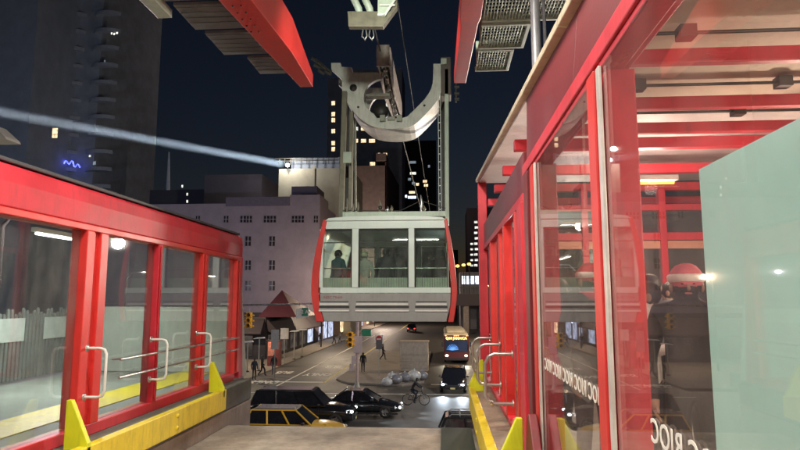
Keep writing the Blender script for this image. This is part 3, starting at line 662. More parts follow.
p, q = C(612, -20), C(612, 190); k.bar((p[0], A0, p[1]), (q[0], A0, q[1]), .04, .04); k.build('guide_rollers', STEELD, T)

# floodlight that lights the cabin, under the canopy front
fl = thing('floodlight', 'small floodlight under the canopy front facing the tram cabin', 'lamp', (-1.0, 6.4, 4.5))
MB().box(-1.2, -.8, 6.3, 6.45, 4.4, 4.65).build('lamp_housing', BLACKP, fl, bev=.01)
MB().box(-1.18, -.82, 6.452, 6.46, 4.42, 4.63).build('lamp_lens', TUBE, fl)
light('lamp_light', 'SPOT', (-1.0, 6.55, 4.5), 950, (.93, 1, .86), fl, .12, (-1.3, 15.5, 2.6), 75, .7)
# high lamp at the upper left
hl = thing('area_lamp', 'white wedge shaped area lamp above the left enclosure', 'lamp', at(-20, 150, 9))
a = at(-30, 143, 9); b = at(15, 143, 9)
MB().prism([(a.x, a.z), (b.x, b.z + .01), (b.x - .03, b.z + .06), (at(0, 127, 9).x, at(0, 127, 9).z), (a.x, a.z + .35)], 'y', 8.8, 9.15).build('lamp_hood', WHITEP, hl, bev=.01)
MB().tube([(a.x + .1, 9, a.z + .2), (a.x - .3, 9, a.z + .3), (a.x - .35, 9, -1.5)], .04, 10).build('lamp_pole', STEELD, hl)
light('lamp_light', 'AREA', (a.x + .35, 9, a.z - .02), 14, (1, .97, .88), hl, .3, (a.x + .4, 9, -2))

# ------------------------------------------------------------------ people
SKIN = mat('skin', (.3, .18, .13), .5, var=.1); 
def cloth(name, c): return mat(name, c, .85, var=.2, scale=12, bump=.2, bscale=60)
BODY = {}
def person(label, loc, rotz, top, legs, pose='stand', h=1.72, hair=(.02, .015, .012), hat=None, hatstyle=None, detail=False, group=None, skin=SKIN, scarf=None):
    s = h / 1.72
    J = dict(pel=(0, 0, .95), spi=(0, 0, 1.14), che=(0, -.01, 1.36), nek=(0, 0, 1.49), hed=(0, -.02, 1.585), crn=(0, -.01, 1.655))
    for sd, n in ((1, 'l'), (-1, 'r')):
        J['hip' + n] = (.09 * sd, 0, .9); J['kne' + n] = (.1 * sd, -.02, .49); J['ank' + n] = (.1 * sd, .03, .09); J['toe' + n] = (.12 * sd, -.13, .04)
        J['sho' + n] = (.18 * sd, 0, 1.41); J['elb' + n] = (.25 * sd, .04, 1.12); J['wri' + n] = (.24 * sd, -.07, .88); J['pal' + n] = (.235 * sd, -.1, .81)
    if pose == 'walk':
        J['knel'] = (.1, -.2, .52); J['ankl'] = (.1, -.22, .09); J['toel'] = (.11, -.38, .06); J['kner'] = (-.1, .02, .5); J['ankr'] = (-.1, .32, .15); J['toer'] = (-.1, .2, .05)
        J['elbl'] = (.25, .12, 1.14); J['wril'] = (.24, .08, .9); J['pall'] = (.23, .07, .83); J['elbr'] = (-.24, -.06, 1.13); J['wrir'] = (-.22, -.24, .95); J['palr'] = (-.21, -.3, .91)
    if pose == 'phone':
        for sd, n in ((1, 'l'), (-1, 'r')): J['wri' + n] = (.1 * sd, -.27, 1.2); J['pal' + n] = (.06 * sd, -.32, 1.25); J['elb' + n] = (.26 * sd, -.02, 1.12)
        J['hed'] = (0, -.05, 1.575); J['crn'] = (0, -.05, 1.645)
    if pose == 'ride':
        J.update(pel=(0, .1, .98), spi=(0, 0, 1.14), che=(0, -.13, 1.33), nek=(0, -.2, 1.44), hed=(0, -.27, 1.52), crn=(0, -.28, 1.59))
        J['hipl'] = (.09, .08, .94); J['hipr'] = (-.09, .08, .94); J['knel'] = (.11, -.28, .86); J['ankl'] = (.12, -.12, .48); J['toel'] = (.12, -.24, .42)
        J['kner'] = (-.11, -.2, .62); J['ankr'] = (-.12, -.02, .2); J['toer'] = (-.12, -.15, .16)
        for sd, n in ((1, 'l'), (-1, 'r')): J['sho' + n] = (.18 * sd, -.14, 1.37); J['elb' + n] = (.27 * sd, -.35, 1.17); J['wri' + n] = (.25 * sd, -.52, 1.08); J['pal' + n] = (.25 * sd, -.58, 1.05)
    Rr = dict(pel=.15, spi=.14, che=.165, nek=.058, hed=.092, crn=.07)
    for n in 'lr': Rr.update({'hip' + n: .095, 'kne' + n: .065, 'ank' + n: .048, 'toe' + n: .04, 'sho' + n: .08, 'elb' + n: .055, 'wri' + n: .038, 'pal' + n: .04})
    E = [('pel', 'spi', 'T'), ('spi', 'che', 'T'), ('che', 'nek', 'T'), ('nek', 'hed', 'S'), ('hed', 'crn', 'S')]
    for n in 'lr': E += [('pel', 'hip' + n, 'L'), ('hip' + n, 'kne' + n, 'L'), ('kne' + n, 'ank' + n, 'L'), ('ank' + n, 'toe' + n, 'B'), ('che', 'sho' + n, 'T'), ('sho' + n, 'elb' + n, 'T'), ('elb' + n, 'wri' + n, 'T'), ('wri' + n, 'pal' + n, 'S')]
    if detail:
        for sd, n in ((1, 'l'), (-1, 'r')):
            p = Vector(J['pal' + n]); wv = Vector(J['wri' + n]); d = (p - wv).normalized(); lat = Vector((0, 1, 0)) if abs(d.z) > .6 else Vector((sd, 0, 0)); inw = Vector((-sd, 0, 0)) if abs(d.z) > .6 else Vector((0, 0, -1))
            J['pal' + n] = tuple(p); Rr['pal' + n] = .032
            for q, (o_, ln) in enumerate(((-.027, .06), (-.009, .075), (.009, .07), (.026, .055))):
                a = p + d * .03 + lat * o_; b_ = a + d * ln * .5 + inw * .005; c_ = b_ + d * ln * .45 + inw * .02
                for nm, v in (('a', a), ('b', b_), ('c', c_)): J[f'f{q}{nm}{n}'] = tuple(v); Rr[f'f{q}{nm}{n}'] = .009 if nm != 'a' else .011
                E += [('pal' + n, f'f{q}a{n}', 'S'), (f'f{q}a{n}', f'f{q}b{n}', 'S'), (f'f{q}b{n}', f'f{q}c{n}', 'S')]
            a = p - lat * .035 + inw * .012; b_ = a + d * .035 - lat * .012; J['ta' + n] = tuple(a); J['tb' + n] = tuple(b_); Rr['ta' + n] = .012; Rr['tb' + n] = .01
            E += [('pal' + n, 'ta' + n, 'S'), ('ta' + n, 'tb' + n, 'S')]
    names = list(J); idx = {n: i for i, n in enumerate(names)}
    me = bpy.data.meshes.new('tmp'); me.from_pydata([Vector(J[n]) * s for n in names], [(idx[a], idx[b]) for a, b, _ in E], [])
    o = bpy.data.objects.new('tmp', me); col.objects.link(o); sk = o.modifiers.new('s', 'SKIN'); sk.use_smooth_shade = True
    for i, n in enumerate(names):
        v = me.skin_vertices[0].data[i]; r_ = Rr[n] * s; v.radius = (r_ * (1.12 if n in ('che', 'spi', 'pel') else 1), r_ * (.72 if n in ('che', 'spi', 'pel') else 1)); v.use_root = n == 'pel'
    sb = o.modifiers.new('d', 'SUBSURF'); sb.levels = 2 if detail else 1; sb.render_levels = sb.levels
    dg = bpy.context.evaluated_depsgraph_get(); bm_ = bpy.data.meshes.new_from_object(o.evaluated_get(dg)); col.objects.unlink(o); bpy.data.objects.remove(o)
    bm_.name = 'person'; bm_.materials.clear()
    shoe = cloth('black_shoe', (.02, .02, .02))
    for m_ in (top, legs, skin, shoe): bm_.materials.append(m_)
    segs = [(Vector(J[a]) * s, Vector(J[b]) * s, 'TLSB'.index(c_), (Rr[a] + Rr[b]) / 2) for a, b, c_ in E]
    for p in bm_.polygons:
        best, bi = 9, 0
        for a, b, c_, r_ in segs:
            d = b - a; tt = max(0, min(1, (p.center - a).dot(d) / d.length_squared)); q = (p.center - a - d * tt).length - r_ * .9
            if q < best: best, bi = q, c_
        p.material_index = bi; p.use_smooth = True
    ob = bpy.data.objects.new('person', bm_); col.objects.link(ob); ob.location = loc; ob.rotation_euler = (0, 0, rotz); setp(ob, label, 'person', group)
    hd = Vector(J['hed']) * s
    def kid(name, mb, m_):
        c_ = mb.build(name, m_, None); 
        c_.data.transform(Matrix.Translation(c_.location)); c_.location = (0, 0, 0); c_.parent = ob; return c_
    kid('hair', MB().ball((hd.x, hd.y + .022, hd.z + .03), (.1 * s, .108 * s, .108 * s), 14, 10, .03), mat('hair_%02d' % int(hair[0] * 100), hair, .6, var=.4, scale=20))
    fc = MB(); fc.tube([(0, hd.y - .083 * s, hd.z + .02), (0, hd.y - .108 * s, hd.z - .012), (0, hd.y - .09 * s, hd.z - .02)], [.008, .013, .008], 6)
    for sd in (-1, 1): fc.ball((.092 * s * sd, hd.y, hd.z), (.015, .025, .035), 8, 6)
    kid('face_features', fc, skin)
    if detail:
        ey = MB()
        for sd in (-1, 1): ey.ball((.032 * sd, hd.y - .083 * s, hd.z + .022), (.012, .008, .007), 8, 6)
        kid('eyes', ey, mat('eye', (.03, .025, .02), .1)); kid('mouth', MB().ball((0, hd.y - .086 * s, hd.z - .042), (.024, .008, .007), 8, 6), mat('lips', (.35, .1, .09), .5))
    if hat:
        hh = MB().ball((hd.x, hd.y + .01, hd.z + .06 * s), (.106 * s, .114 * s, .1 * s), 14, 10, .03)
        kid('hat', hh, hat)
        if hatstyle is not None:
            kid('hat_brim', MB().lathe([(.1, -.03), (.116, -.02), (.12, .01), (.11, .025), (.095, .02)], (hd.x, hd.y + .01, hd.z + .06 * s), 18), hatstyle)
    if scarf:
        nk = Vector(J['nek']) * s
        kid('scarf', MB().lathe([(.05, -.05), (.085, -.04), (.095, 0), (.08, .03), (.05, .035)], nk, 14).tube([nk + Vector((.02, -.08, 0)), nk + Vector((.06, -.12, -.1)), nk + Vector((.05, -.14, -.2))], [.025, .03, .03], 8), scarf)
    return ob
NAVY = cloth('navy_cloth', (.02, .025, .04)); BLK = cloth('black_cloth', (.015, .015, .017)); GREY = cloth('grey_cloth', (.12, .12, .13)); TANC = cloth('tan_cloth', (.35, .26, .18)); TEALC = cloth('teal_cloth', (.05, .13, .17)); CREAMC = cloth('cream_cloth', (.7, .66, .45)); PINKC = cloth('pink_knit', (.65, .16, .2)); WHT = cloth('white_fluffy_cloth', (.75, .7, .66)); REDC = cloth('red_cloth', (.55, .03, .05)); JEAN = cloth('denim', (.05, .07, .12))
FLR = -1.5
person('person in black coat and pink knit hat with white trim inside the right hall', (1.62, 4.15, FLR), R(-15), BLK, BLK, 'stand', 1.72, hat=PINKC, hatstyle=WHT, detail=True)
person('person in red hat with white brim and red scarf behind the right glass', (1.2, 5.05, FLR), R(20), BLK, GREY, 'stand', 1.78, hat=REDC, hatstyle=WHT, detail=True, scarf=REDC)
person('person in white fluffy coat and black trousers between the two red hats', (1.62, 5.0, FLR), R(60), WHT, BLK, 'phone', 1.66)
person('person in black coat with red scarf deep in the right hall', (1.95, 5.0, FLR), R(-70), BLK, BLK, 'stand', 1.74, scarf=REDC)
person('person in pink knit hat and grey coat facing the right hall end', (1.45, 6.1, FLR), R(170), GREY, BLK, 'stand', 1.7, hat=PINKC)
person('person in navy coat standing by the far doors of the right hall', (1.35, 7.2, FLR), R(30), NAVY, BLK, 'phone', 1.76)
person('person with a tan coat far inside the right hall', (2.6, 7.2, FLR), R(40), TANC, JEAN, 'phone', 1.72)
person('person with a grey coat standing at the back of the right hall', (2.0, 6.0, FLR), R(160), GREY, BLK, 'stand', 1.75)
cf = zb + .125
for i, (px, Y, top, hat, lab, hh) in enumerate(((338, 15.1, TEALC, None, 'dark haired person in a teal top behind the left window of the tram cabin', 1.66), (364.5, 15.0, cloth('beige_cloth', (.6, .57, .5)), CREAMC, 'person in a pale top and cream hat behind the middle window of the tram cabin', 1.60), (386, 15.6, NAVY, None, 'person in a navy coat at the centre of the tram cabin', 1.74), (396, 16.2, GREY, None, 'person in a grey coat farther inside the tram cabin', 1.78), (431, 15.0, BLK, None, 'person in black behind the right window of the tram cabin', 1.55))):
    person(lab, (at(px, 270, Y).x, Y, cf), R(20 * (i - 2)), top, BLK, 'stand', hh, hat=hat)

# ------------------------------------------------------------------ vehicles
def car(label, paint, L=4.7, W=1.84, H=1.45, kind='sedan', lights=False, roof=None, pillars=None, group=None, rack=False):
    """points +X forward, origin on the ground at its middle"""
    t = thing('parked_car' if not lights else 'car', label, 'car', (0, 0, 0), group)
    h = L / 2; suv = kind == 'suv'
    belt = H * (.60 if suv else .64); hood = belt - (.02 if suv else .08)
    st = [(-h, .36, belt - .25, .80), (-h + .08, .27, belt - .1, .92), (-h + .45, .24, belt - (.02 if suv else .03), .98), (-h + 1.2, .22, belt, 1), (-.1, .2, belt, 1), (h - 1.35, .2, belt - .02, 1), (h - .95, .22, hood, .98), (h - .35, .24, hood - .12, .93), (h - .06, .28, hood - .24, .84), (h, .36, hood - .36, .76)]
    vs = []; fs = []
    for x, z0, z1, f in st:
        w_ = W / 2 * f
        vs += [(x, -w_ * .93, z0), (x, w_ * .93, z0), (x, w_, z0 + (z1 - z0) * .35), (x, w_ * .99, z0 + (z1 - z0) * .75), (x, w_ * .9, z1), (x, 0, z1 + .03), (x, -w_ * .9, z1), (x, -w_ * .99, z0 + (z1 - z0) * .75), (x, -w_, z0 + (z1 - z0) * .35)]
    n = 9
    for i in range(len(st) - 1):
        for j in range(n): fs.append((i * n + j, i * n + (j + 1) % n, (i + 1) * n + (j + 1) % n, (i + 1) * n + j))
    fs += [tuple(range(n)), tuple((len(st) - 1) * n + j for j in reversed(range(n)))]
    body = MB().add(vs, fs, True).build('body', paint, t, sub=1)
    # greenhouse
    xb = -h + (.12 if suv else .75); xf = h - (1.45 if suv else 1.3); rb = xb + (.3 if suv else .75); rf = xf - (.75 if suv else .85); zt = H - .05
    a, b = W / 2 * .9, W / 2 * .72
    g = [(xb, -a, belt - .02), (xf, -a, belt - .04), (xf, a, belt - .04), (xb, a, belt - .02), (rb, -b, zt), (rf, -b, zt), (rf, b, zt), (rb, b, zt)]
    MB().add(g, [(0, 1, 2, 3), (7, 6, 5, 4), (0, 4, 5, 1), (1, 5, 6, 2), (2, 6, 7, 3), (3, 7, 4, 0)]).build('window', GCAR, t, bev=.03)
    k = MB(); k.add([(rb - .02, -b - .03, zt - .01), (rf + .05, -b - .03, zt - .01), (rf + .05, b + .03, zt - .01), (rb - .02, b + .03, zt - .01), (rb + .12, -b * .85, zt + .05), (rf - .1, -b * .85, zt + .05), (rf - .1, b * .85, zt + .05), (rb + .12, b * .85, zt + .05)], [(0, 1, 2, 3), (7, 6, 5, 4), (0, 4, 5, 1), (1, 5, 6, 2), (2, 6, 7, 3), (3, 7, 4, 0)])
    ro = k.build('roof', roof or paint, t, bev=.02)
    pm = pillars or paint
    for s in (-1, 1):
        k = MB()
        k.bar((xf, s * (a + .005), belt - .03), (rf, s * (b + .012), zt), .07, .05); k.bar((xb, s * (a + .005), belt - .03), (rb, s * (b + .012), zt), .12 if suv else .09, .05)
        k.bar((rf, s * (b + .012), zt), (rb, s * (b + .012), zt), .05, .06)
        for f in ((.35, .68) if suv else (.45,)):
            x_ = xb + (xf - xb) * f; x2 = rb + (rf - rb) * f; k.bar((x_, s * (a + .008), belt - .03), (x2, s * (b + .015), zt), .08, .05)
        k.bar((xb, s * (a + .01), belt - .01), (xf, s * (a + .01), belt - .03), .04, .04)
        k.build('pillar', pm, t)
    if rack:
        k = MB()
        for s in (-1, 1): k.tube([(rb + .15, s * b * .88, zt + .04), (rb + .25, s * b * .88, zt + .12), (rf - .25, s * b * .88, zt + .12), (rf - .1, s * b * .88, zt + .04)], .022, 6)
        for x_ in (rb + .6, rf - .6): k.bar((x_, -b * .88, zt + .12), (x_, b * .88, zt + .12), .05, .025)
        k.build('roof_rack', ALU, t)
    r_ = .37 if suv else .33
    for x_ in (h - .92, -h + .95):
        for s in (-1, 1):
            wv = MB().lathe([(r_ - .13, -.1), (r_ - .03, -.11), (r_, -.08), (r_, .08), (r_ - .03, .11), (r_ - .13, .1)], (x_, s * (W / 2 - .1), r_), 24, 'y').build('wheel', RUB, t)
            k = MB().lathe([(0, s * .06), (.06, s * .07), (r_ - .12, s * .04), (r_ - .11, s * .1)], (x_, s * (W / 2 - .09), r_), 20, 'y')
            for q in range(5):
                an = q * 2 * math.pi / 5; k.bar((x_, s * (W / 2 - .01), r_), (x_ + (r_ - .13) * math.cos(an), s * (W / 2 - .01), r_ + (r_ - .13) * math.sin(an)), .05, .03, (0, 1, 0))
            k.build('rim', ALU, wv)
    for s in (-1, 1):
        MB().add([(h - .16, s * (W / 2 * .60), hood - .36), (h - .02, s * (W / 2 * .42), hood - .38), (h - .02, s * (W / 2 * .42), hood - .25), (h - .16, s * (W / 2 * .66), hood - .22), (h - .34, s * (W / 2 * .93), hood - .34), (h - .38, s * (W / 2 * .93), hood - .2)], [(0, 1, 2, 3), (0, 3, 5, 4)]).build('headlight_housing', ALU, t)
        MB().ball((h - .1, s * W * .36, hood - .3), (.09, .13, .07), 10, 8).build('headlight', HEADL if lights else mat('dark_headlamp', (.5, .5, .48), .1), t)
        MB().box(-h - .005, -h + .12, s * W * .36 - .12, s * W * .36 + .12, belt - .3, belt - .14).build('taillight', TAILL if lights == 'tail' else mat('dull_tail', (.35, .02, .02), .2), t, bev=.02)
        MB().ball((xf - .35, s * (W / 2 + .08), belt + .06), (.09, .1, .07), 10, 6).build('mirror', BLACKP, t)
    MB().box(h - .04, h + .03, -W * .26, W * .26, .42, .62).build('grille', BLACKP, t, bev=.02)
    for x_ in (h + .035, -h - .02): MB().box(x_ - .006, x_ + .006, -.17, .17, .34, .46).build('licence_plate', mat('plate_yellow_white', (.7, .62, .3), .4), t)
    for s in (-1, 1):
        k = MB(); yy = s * W / 2 * .985
        for x_ in (xf - .35, (xf + xb) / 2 - .05, xb + .75): k.bar((x_, yy * 1.012, .32), (x_, yy * 1.0, belt - .08), .014, .01, (0, 1, 0))
        k.build('door_seam', RUB, t); k = MB()
        for x_ in ((xf + xb) / 2 + .05, xb + .85): k.bar((x_, yy * 1.015, belt - .17), (x_ + .18, yy * 1.015, belt - .17), .025, .03)
        k.build('door_handle', ALU, t)
    MB().box(-h + .2, h - .2, -W / 2 * .99, -W / 2 * .9, .2, .3).box(-h + .2, h - .2, W / 2 * .9, W / 2 * .99, .2, .3).build('rocker', BLACKP, t)
    if lights == True or lights == 'head':
        for s in (-1, 1): light('headlight_beam', 'SPOT', (h + .06, s * W * .36, hood - .3), 260, (.72, .86, 1), t, .05, (h + 8, s * W * .36, -.1), 62, .6)
    return t
def place(t, x, y, rz): t.location = (x, y, GZ); t.rotation_euler = (0, 0, rz); return t
BLKP = mat('black_car_paint', (.012, .013, .016), .18, var=.1, coat=1.0, rvar=.05); NVYP = mat('navy_car_paint', (.012, .018, .035), .18, var=.1, coat=1.0, rvar=.05)
TAXY = mat('taxi_yellow_paint', (.7, .42, .04), .3, var=.08, coat=.8); GRYP = mat('dark_grey_car_paint', (.05, .055, .06), .25, var=.1, coat=.8)
place(car('long black suv crossing the avenue behind the yellow taxi', BLKP, 5.6, 2.0, 1.9, 'suv', 'head'), -7.5, 32.7, 0)
place(car('yellow taxi with dark roof nearest the bay edge', TAXY, 4.7, 1.85, 1.62, 'suv', roof=GRYP, pillars=TAXY), -6.95, 28.7, 0)
place(car('black sedan on the avenue just ahead of the black suv', BLKP, 4.8, 1.86, 1.46, 'sedan', 'head'), -4.8, 35.6, 0)
place(car('black suv with silver roof rack at the bottom beside the right rail', BLKP, 4.9, 1.95, 1.8, 'suv', rack=True), 2.1, 26.5, 0)
place(car('black car with bright headlights waiting in front of the city bus', BLKP, 4.7, 1.9, 1.6, 'suv', 'head'), .75, 46.0, R(-93))
place(car('distant dark car with glowing red tail lights', NVYP, 4.7, 1.85, 1.6, 'suv', 'tail'), -6.6, 128, R(90))
place(car('distant grey car parked along the right kerb', GRYP, 4.6, 1.85, 1.5, 'sedan'), 6.6, 92, R(-90))

# bus
B = thing('city_bus', 'articulated city bus with orange destination sign and lit front', 'bus', (1.35, 64, GZ))
bx0, bx1, by0, by1 = .05, 2.65, 64, 80
BUSP = mat('bus_paint', (.2, .2, .24), .35, var=.15, coat=.4); BUSR = mat('bus_roof_cream', (.55, .48, .34), .6, var=.2, grime=.5)
k = MB(); k.box(bx0, bx1, by0, by1, GZ + .35, GZ + 2.9); k.build('body', mat('bus_dark_red', (.12, .02, .025), .35, coat=.4), B, bev=.12)
MB().box(bx0 + .06, bx1 - .06, by0 + .1, by1, GZ + 2.9, GZ + 3.06).build('roof', BUSR, B, bev=.06)
for y in (66, 70.5, 75): MB().box(bx0 + .35, bx1 - .35, y, y + 2.4, GZ + 3.06, GZ + 3.34).build('roof_unit', BUSR, B, bev=.08)
MB().box(bx0 + .12, bx1 - .12, by0 - .03, by0 - .01, GZ + 1.25, GZ + 2.4).build('windscreen', mat('bus_screen', (.03, .05, .12), .08), B, bev=.01)
k = MB()
for i in range(11):
    a = R(8 + i * 16.4); c = (.95, GZ + 1.42); k.bar((c[0], by0 - .04, c[1]), (c[0] + .62 * math.cos(a), by0 - .04, c[1] + .62 * math.sin(a)), .07, .01, (0, 1, 0))
k.build('painted_reflection', lamp_mat('blue_reflection_glow', (.15, .4, 1), 1.0), B)  # star-shaped windscreen reflection painted on as glowing bars
MB().box(bx0 + .2, bx1 - .2, by0 - .035, by0 - .01, GZ + 2.42, GZ + 2.84).build('sign_box', BLACKP, B, bev=.01)
text_mesh('destination_text', 'Q60 JAMAICA', .36, lamp_mat('amber_led', (1, .42, .1), 5), B, frame_mtx((1.35, by0 - .05, GZ + 2.63), (1, 0, 0), (0, 0, 1)), .01, .01)
for x in (.35, 2.35): 
    MB().ball((x, by0 - .02, GZ + .85), (.16, .06, .11), 10, 8).build('headlight', lamp_mat('bus_headlamp', (1, .85, .6), 7), B)
    light('headlight_beam', 'SPOT', (x, by0 - .12, GZ + .85), 180, (1, .9, .7), B, .06, (x, by0 - 9, GZ), 60, .6)
for x in (.25, 1.15, 1.35, 1.55, 2.45): MB().ball((x, by0 - .01, GZ + 2.9), (.06, .04, .04), 8, 6).build('marker_light', ORANGEL, B)
MB().box(bx0 + .1, bx1 - .1, by0 - .05, by0 + .02, GZ + .35, GZ + .6).build('bumper', BLACKP, B, bev=.03)
for s, x in ((-1, bx0 - .15), (1, bx1 + .15)): MB().box(x - .1, x + .1, by0 - .25, by0 - .15, GZ + 1.8, GZ + 2.25).build('mirror', BLACKP, B, bev=.03)
for y in (66.5, 72.5, 78):
    for x in (bx0 + .14, bx1 - .14): MB().lathe([(0, -.13), (.42, -.13), (.48, -.1), (.48, .1), (.42, .13), (0, .13)], (x, y, GZ + .48), 20, 'x').build('wheel', RUB, B)
for i in range(5): MB().box(bx0 - .01, bx0 + .01, 65.5 + i * 2.8, 67.9 + i * 2.8, GZ + 1.3, GZ + 2.4).build('side_window', DGLASS, B)

# bicycle and rider
Bk = thing('bicycle', 'dark bicycle ridden across the lit crossing', 'bicycle', (0, 0, 0))
for x in (-.53, .53):
    ring = [(x + .33 * math.cos(a), 0, .34 + .33 * math.sin(a)) for a in [R(i * 15) for i in range(25)]]
    wv = MB().tube(ring, .022, 6, False).build('wheel', RUB, Bk); k = MB()
    for i in range(12): a = R(i * 30); k.tube([(x, 0, .34), (x + .32 * math.cos(a), 0, .34 + .32 * math.sin(a))], .003, 4)
    k.build('spokes', ALU, wv)
k = MB(); bb, st_, hd_ = (-.08, 0, .3), (-.22, 0, .82), (.36, 0, .84)
for a, b in ((bb, st_), (st_, hd_), (bb, (.38, 0, .72)), (bb, (-.53, 0, .34)), (st_, (-.53, 0, .34)), ((.53, 0, .34), (.35, 0, .92)), (st_, (-.25, 0, .93))): k.tube([a, b], .018, 8)
k.build('frame', NVYP, Bk)
MB().tube([(.38, -.27, 1.02), (.42, -.18, 1.03), (.36, 0, .95), (.42, .18, 1.03), (.38, .27, 1.02)], .014, 8).build('handlebar', BLACKP, Bk)
MB().ball((-.27, 0, .95), (.14, .07, .035), 12, 8).build('saddle', BLACKP, Bk)
k = MB(); k.lathe([(0, -.01), (.09, -.01), (.09, .01), (0, .01)], (-.08, -.05, .3), 16, 'y'); k.tube([(-.08, -.06, .3), (-.0, -.08, .16), (.0, -.14, .16)], .012, 6); k.tube([(-.08, .06, .3), (-.16, .08, .44), (-.16, .14, .44)], .012, 6); k.build('crankset', STEELD, Bk)
bp = ground(416, 405); Bk.location = bp
pr = person('person in a black jacket riding the bicycle across the lit crossing', (bp.x - .28, bp.y, GZ), R(90), BLK, NAVY, 'ride', 1.78, hair=(.015, .012, .01))
pr.location = (bp.x - .17, bp.y, GZ - .02)

# ------------------------------------------------------------------ street furniture
def traffic_signal(p, label, back=False, s=1.0):
    t = thing('traffic_light', label, 'traffic light', p); x, y, z = p
    SY = mat('signal_yellow', (.95, .5, .03), .45, var=.1)
    for i in range(3):
        z0 = z + (2 - i) * .37 * s; w_ = .19 * s
        b = MB().box(x - w_, x + w_, y - .12, y + .12, z0, z0 + .355 * s).build('signal_box', SY, t, bev=.03)
        MB().lathe([(.14 * s, -.26), (.145 * s, -.12), (.13 * s, -.12), (.125 * s, -.26)], (x, y, z0 + .18 * s), 16, 'y').build('visor', SY, b)
        MB().lathe([(0, -.125), (.125 * s, -.124)], (x, y, z0 + .18 * s), 16, 'y').build('lens', mat('dark_lens', (.1, .05, .02), .3), b)
        MB().box(x + w_, x + w_ + .16 * s, y - .05, y + .05, z0 + .08, z0 + .2).box(x - w_ - .16 * s, x - w_, y - .05, y + .05, z0 + .08, z0 + .2).build('side_visor', SY, b, bev=.02)
    MB().tube([(x, y, z + 1.1 * s), (x, y, z + 1.4 * s)], .04, 8).build('hanger_rod', STEEL, t)
    return t
p = at(249, 328, 42); traffic_signal((p.x, p.y, p.z), 'yellow traffic light hanging from the mast arm by the dark awning')
ma = thing('signal_gantry', 'pale horizontal signal mast arm reaching over the street from the left', 'mast arm', (at(249, 300, 42.2).x - 10, 42.2, GZ))
a, b = at(120, 308, 42.2), at(316, 303.5, 42.2)
MB().tube([(a.x, 42.2, GZ), (a.x, 42.2, a.z)], [.14, .11], 12).build('pole', STEEL, ma); MB().tube([a, b], [.09, .05], 10).build('arm', ALU, ma)
sg = thing('street_sign', 'green street name sign hung on the signal mast arm', 'street sign', at(302, 320, 42))
q0, q1 = at(296, 318.5, 42), at(309, 307, 42)
MB().prism([(q0.x, q0.z), (q1.x, q0.z + .12), (q1.x, q1.z), (q0.x, q1.z - .12)], 'y', 41.95, 42.0).build('sign_board', mat('white_board', (.7, .72, .68), .5), sg, bev=.01)
xc = (q0.x + q1.x) / 2 + .08; MB().box(xc - .12, q1.x - .06, 41.93, 41.949, q0.z + .17, q1.z - .06).build('sign_face', mat('sign_green', (.02, .2, .1), .4), sg)
text_mesh('lettering', '2 Av', .36, LET, sg, frame_mtx((xc + .17, 41.92, (q0.z + q1.z) / 2 + .05), (1, 0, 0), (0, 0, 1)), .004, .006)
MB().tube([(q0.x + .2, 42, q1.z - .1), (q0.x + .2, 42.2, q1.z + .25)], .02, 6).tube([(q1.x - .1, 42, q1.z), (q1.x - .1, 42.2, q1.z + .2)], .02, 6).build('sign_hanger', ALU, sg)
# island signal pole
ip = ground(357, 391); ip.z = GZ + .14
t = thing('signal_pole', 'pinkish steel signal pole on the traffic island with white notice boards', 'pole', ip)
MB().tube([ip, (ip.x, ip.y, at(357, 322, ip.y).z)], .11, 12).build('pole', mat('pinkish_pole', (.5, .36, .33), .5, grime=.3), t)
MB().lathe([(.28, 0), (.26, .1), (.14, .45), (.11, .5)], ip, 14).build('pole_base', STEEL, t)
for a, b, c_, d in ((351.5, 356, 356, 364), (353, 362, 336, 353), (349.5, 354, 364, 371)):
    p0, p1 = at(a, d, ip.y - .18), at(b, c_, ip.y - .18); MB().box(p0.x, p1.x, ip.y - .18, ip.y - .15, p0.z, p1.z).build('notice_board', mat('faded_notice', (.55, .45, .43), .6), t, bev=.01)
p0, p1 = at(362, 336, ip.y), at(371, 329, ip.y); MB().box(p0.x, p1.x, ip.y - .03, ip.y, p0.z, p1.z).build('green_sign', MATS['sign_green'], t, bev=.01)
p = at(352, 347, ip.y - .3); traffic_signal((p.x - .12, p.y, p.z), 'yellow traffic light mounted on the island signal pole')
# things on the island
def island_box(label, a, b, top, bot, Y, d, m, name='concrete_barrier', cat='barrier'):
    p0, p1 = at(a, bot, Y), at(b, top, Y); p0.z = GZ + .14
    return p0, p1
p0, p1 = island_box('', 400, 428, 341, 373, 56, 1.2, None)
t = thing('utility_cabinet', 'pale tan utility cabinet standing on the traffic island', 'cabinet', (p0.x, 56, GZ + .14))
MB().box(p0.x, p1.x, 56, 57.2, p0.z, p1.z - .12).build('cabinet_body', mat('tan_cabinet', (.42, .34, .26), .6, grime=.6, var=.2), t, bev=.03)
MB().box(p0.x - .08, p1.x + .08, 55.92, 57.28, p1.z - .118, p1.z).build('cabinet_top', MATS['tan_cabinet'], t, bev=.02)
k = MB()
for i in range(3): zz = p0.z + .25 + i * .6; k.box(p0.x + .1, p1.x - .1, 55.97, 55.995, zz, zz + .06)
k.build('panel_trim', STEEL, t)
BAG = mat('grey_plastic_bag', (.22, .22, .23), .3, var=.4, scale=6, bump=.5, bscale=14)
BAGL = mat('pale_plastic_bag', (.5, .5, .47), .35, var=.3, scale=6, bump=.5, bscale=14)
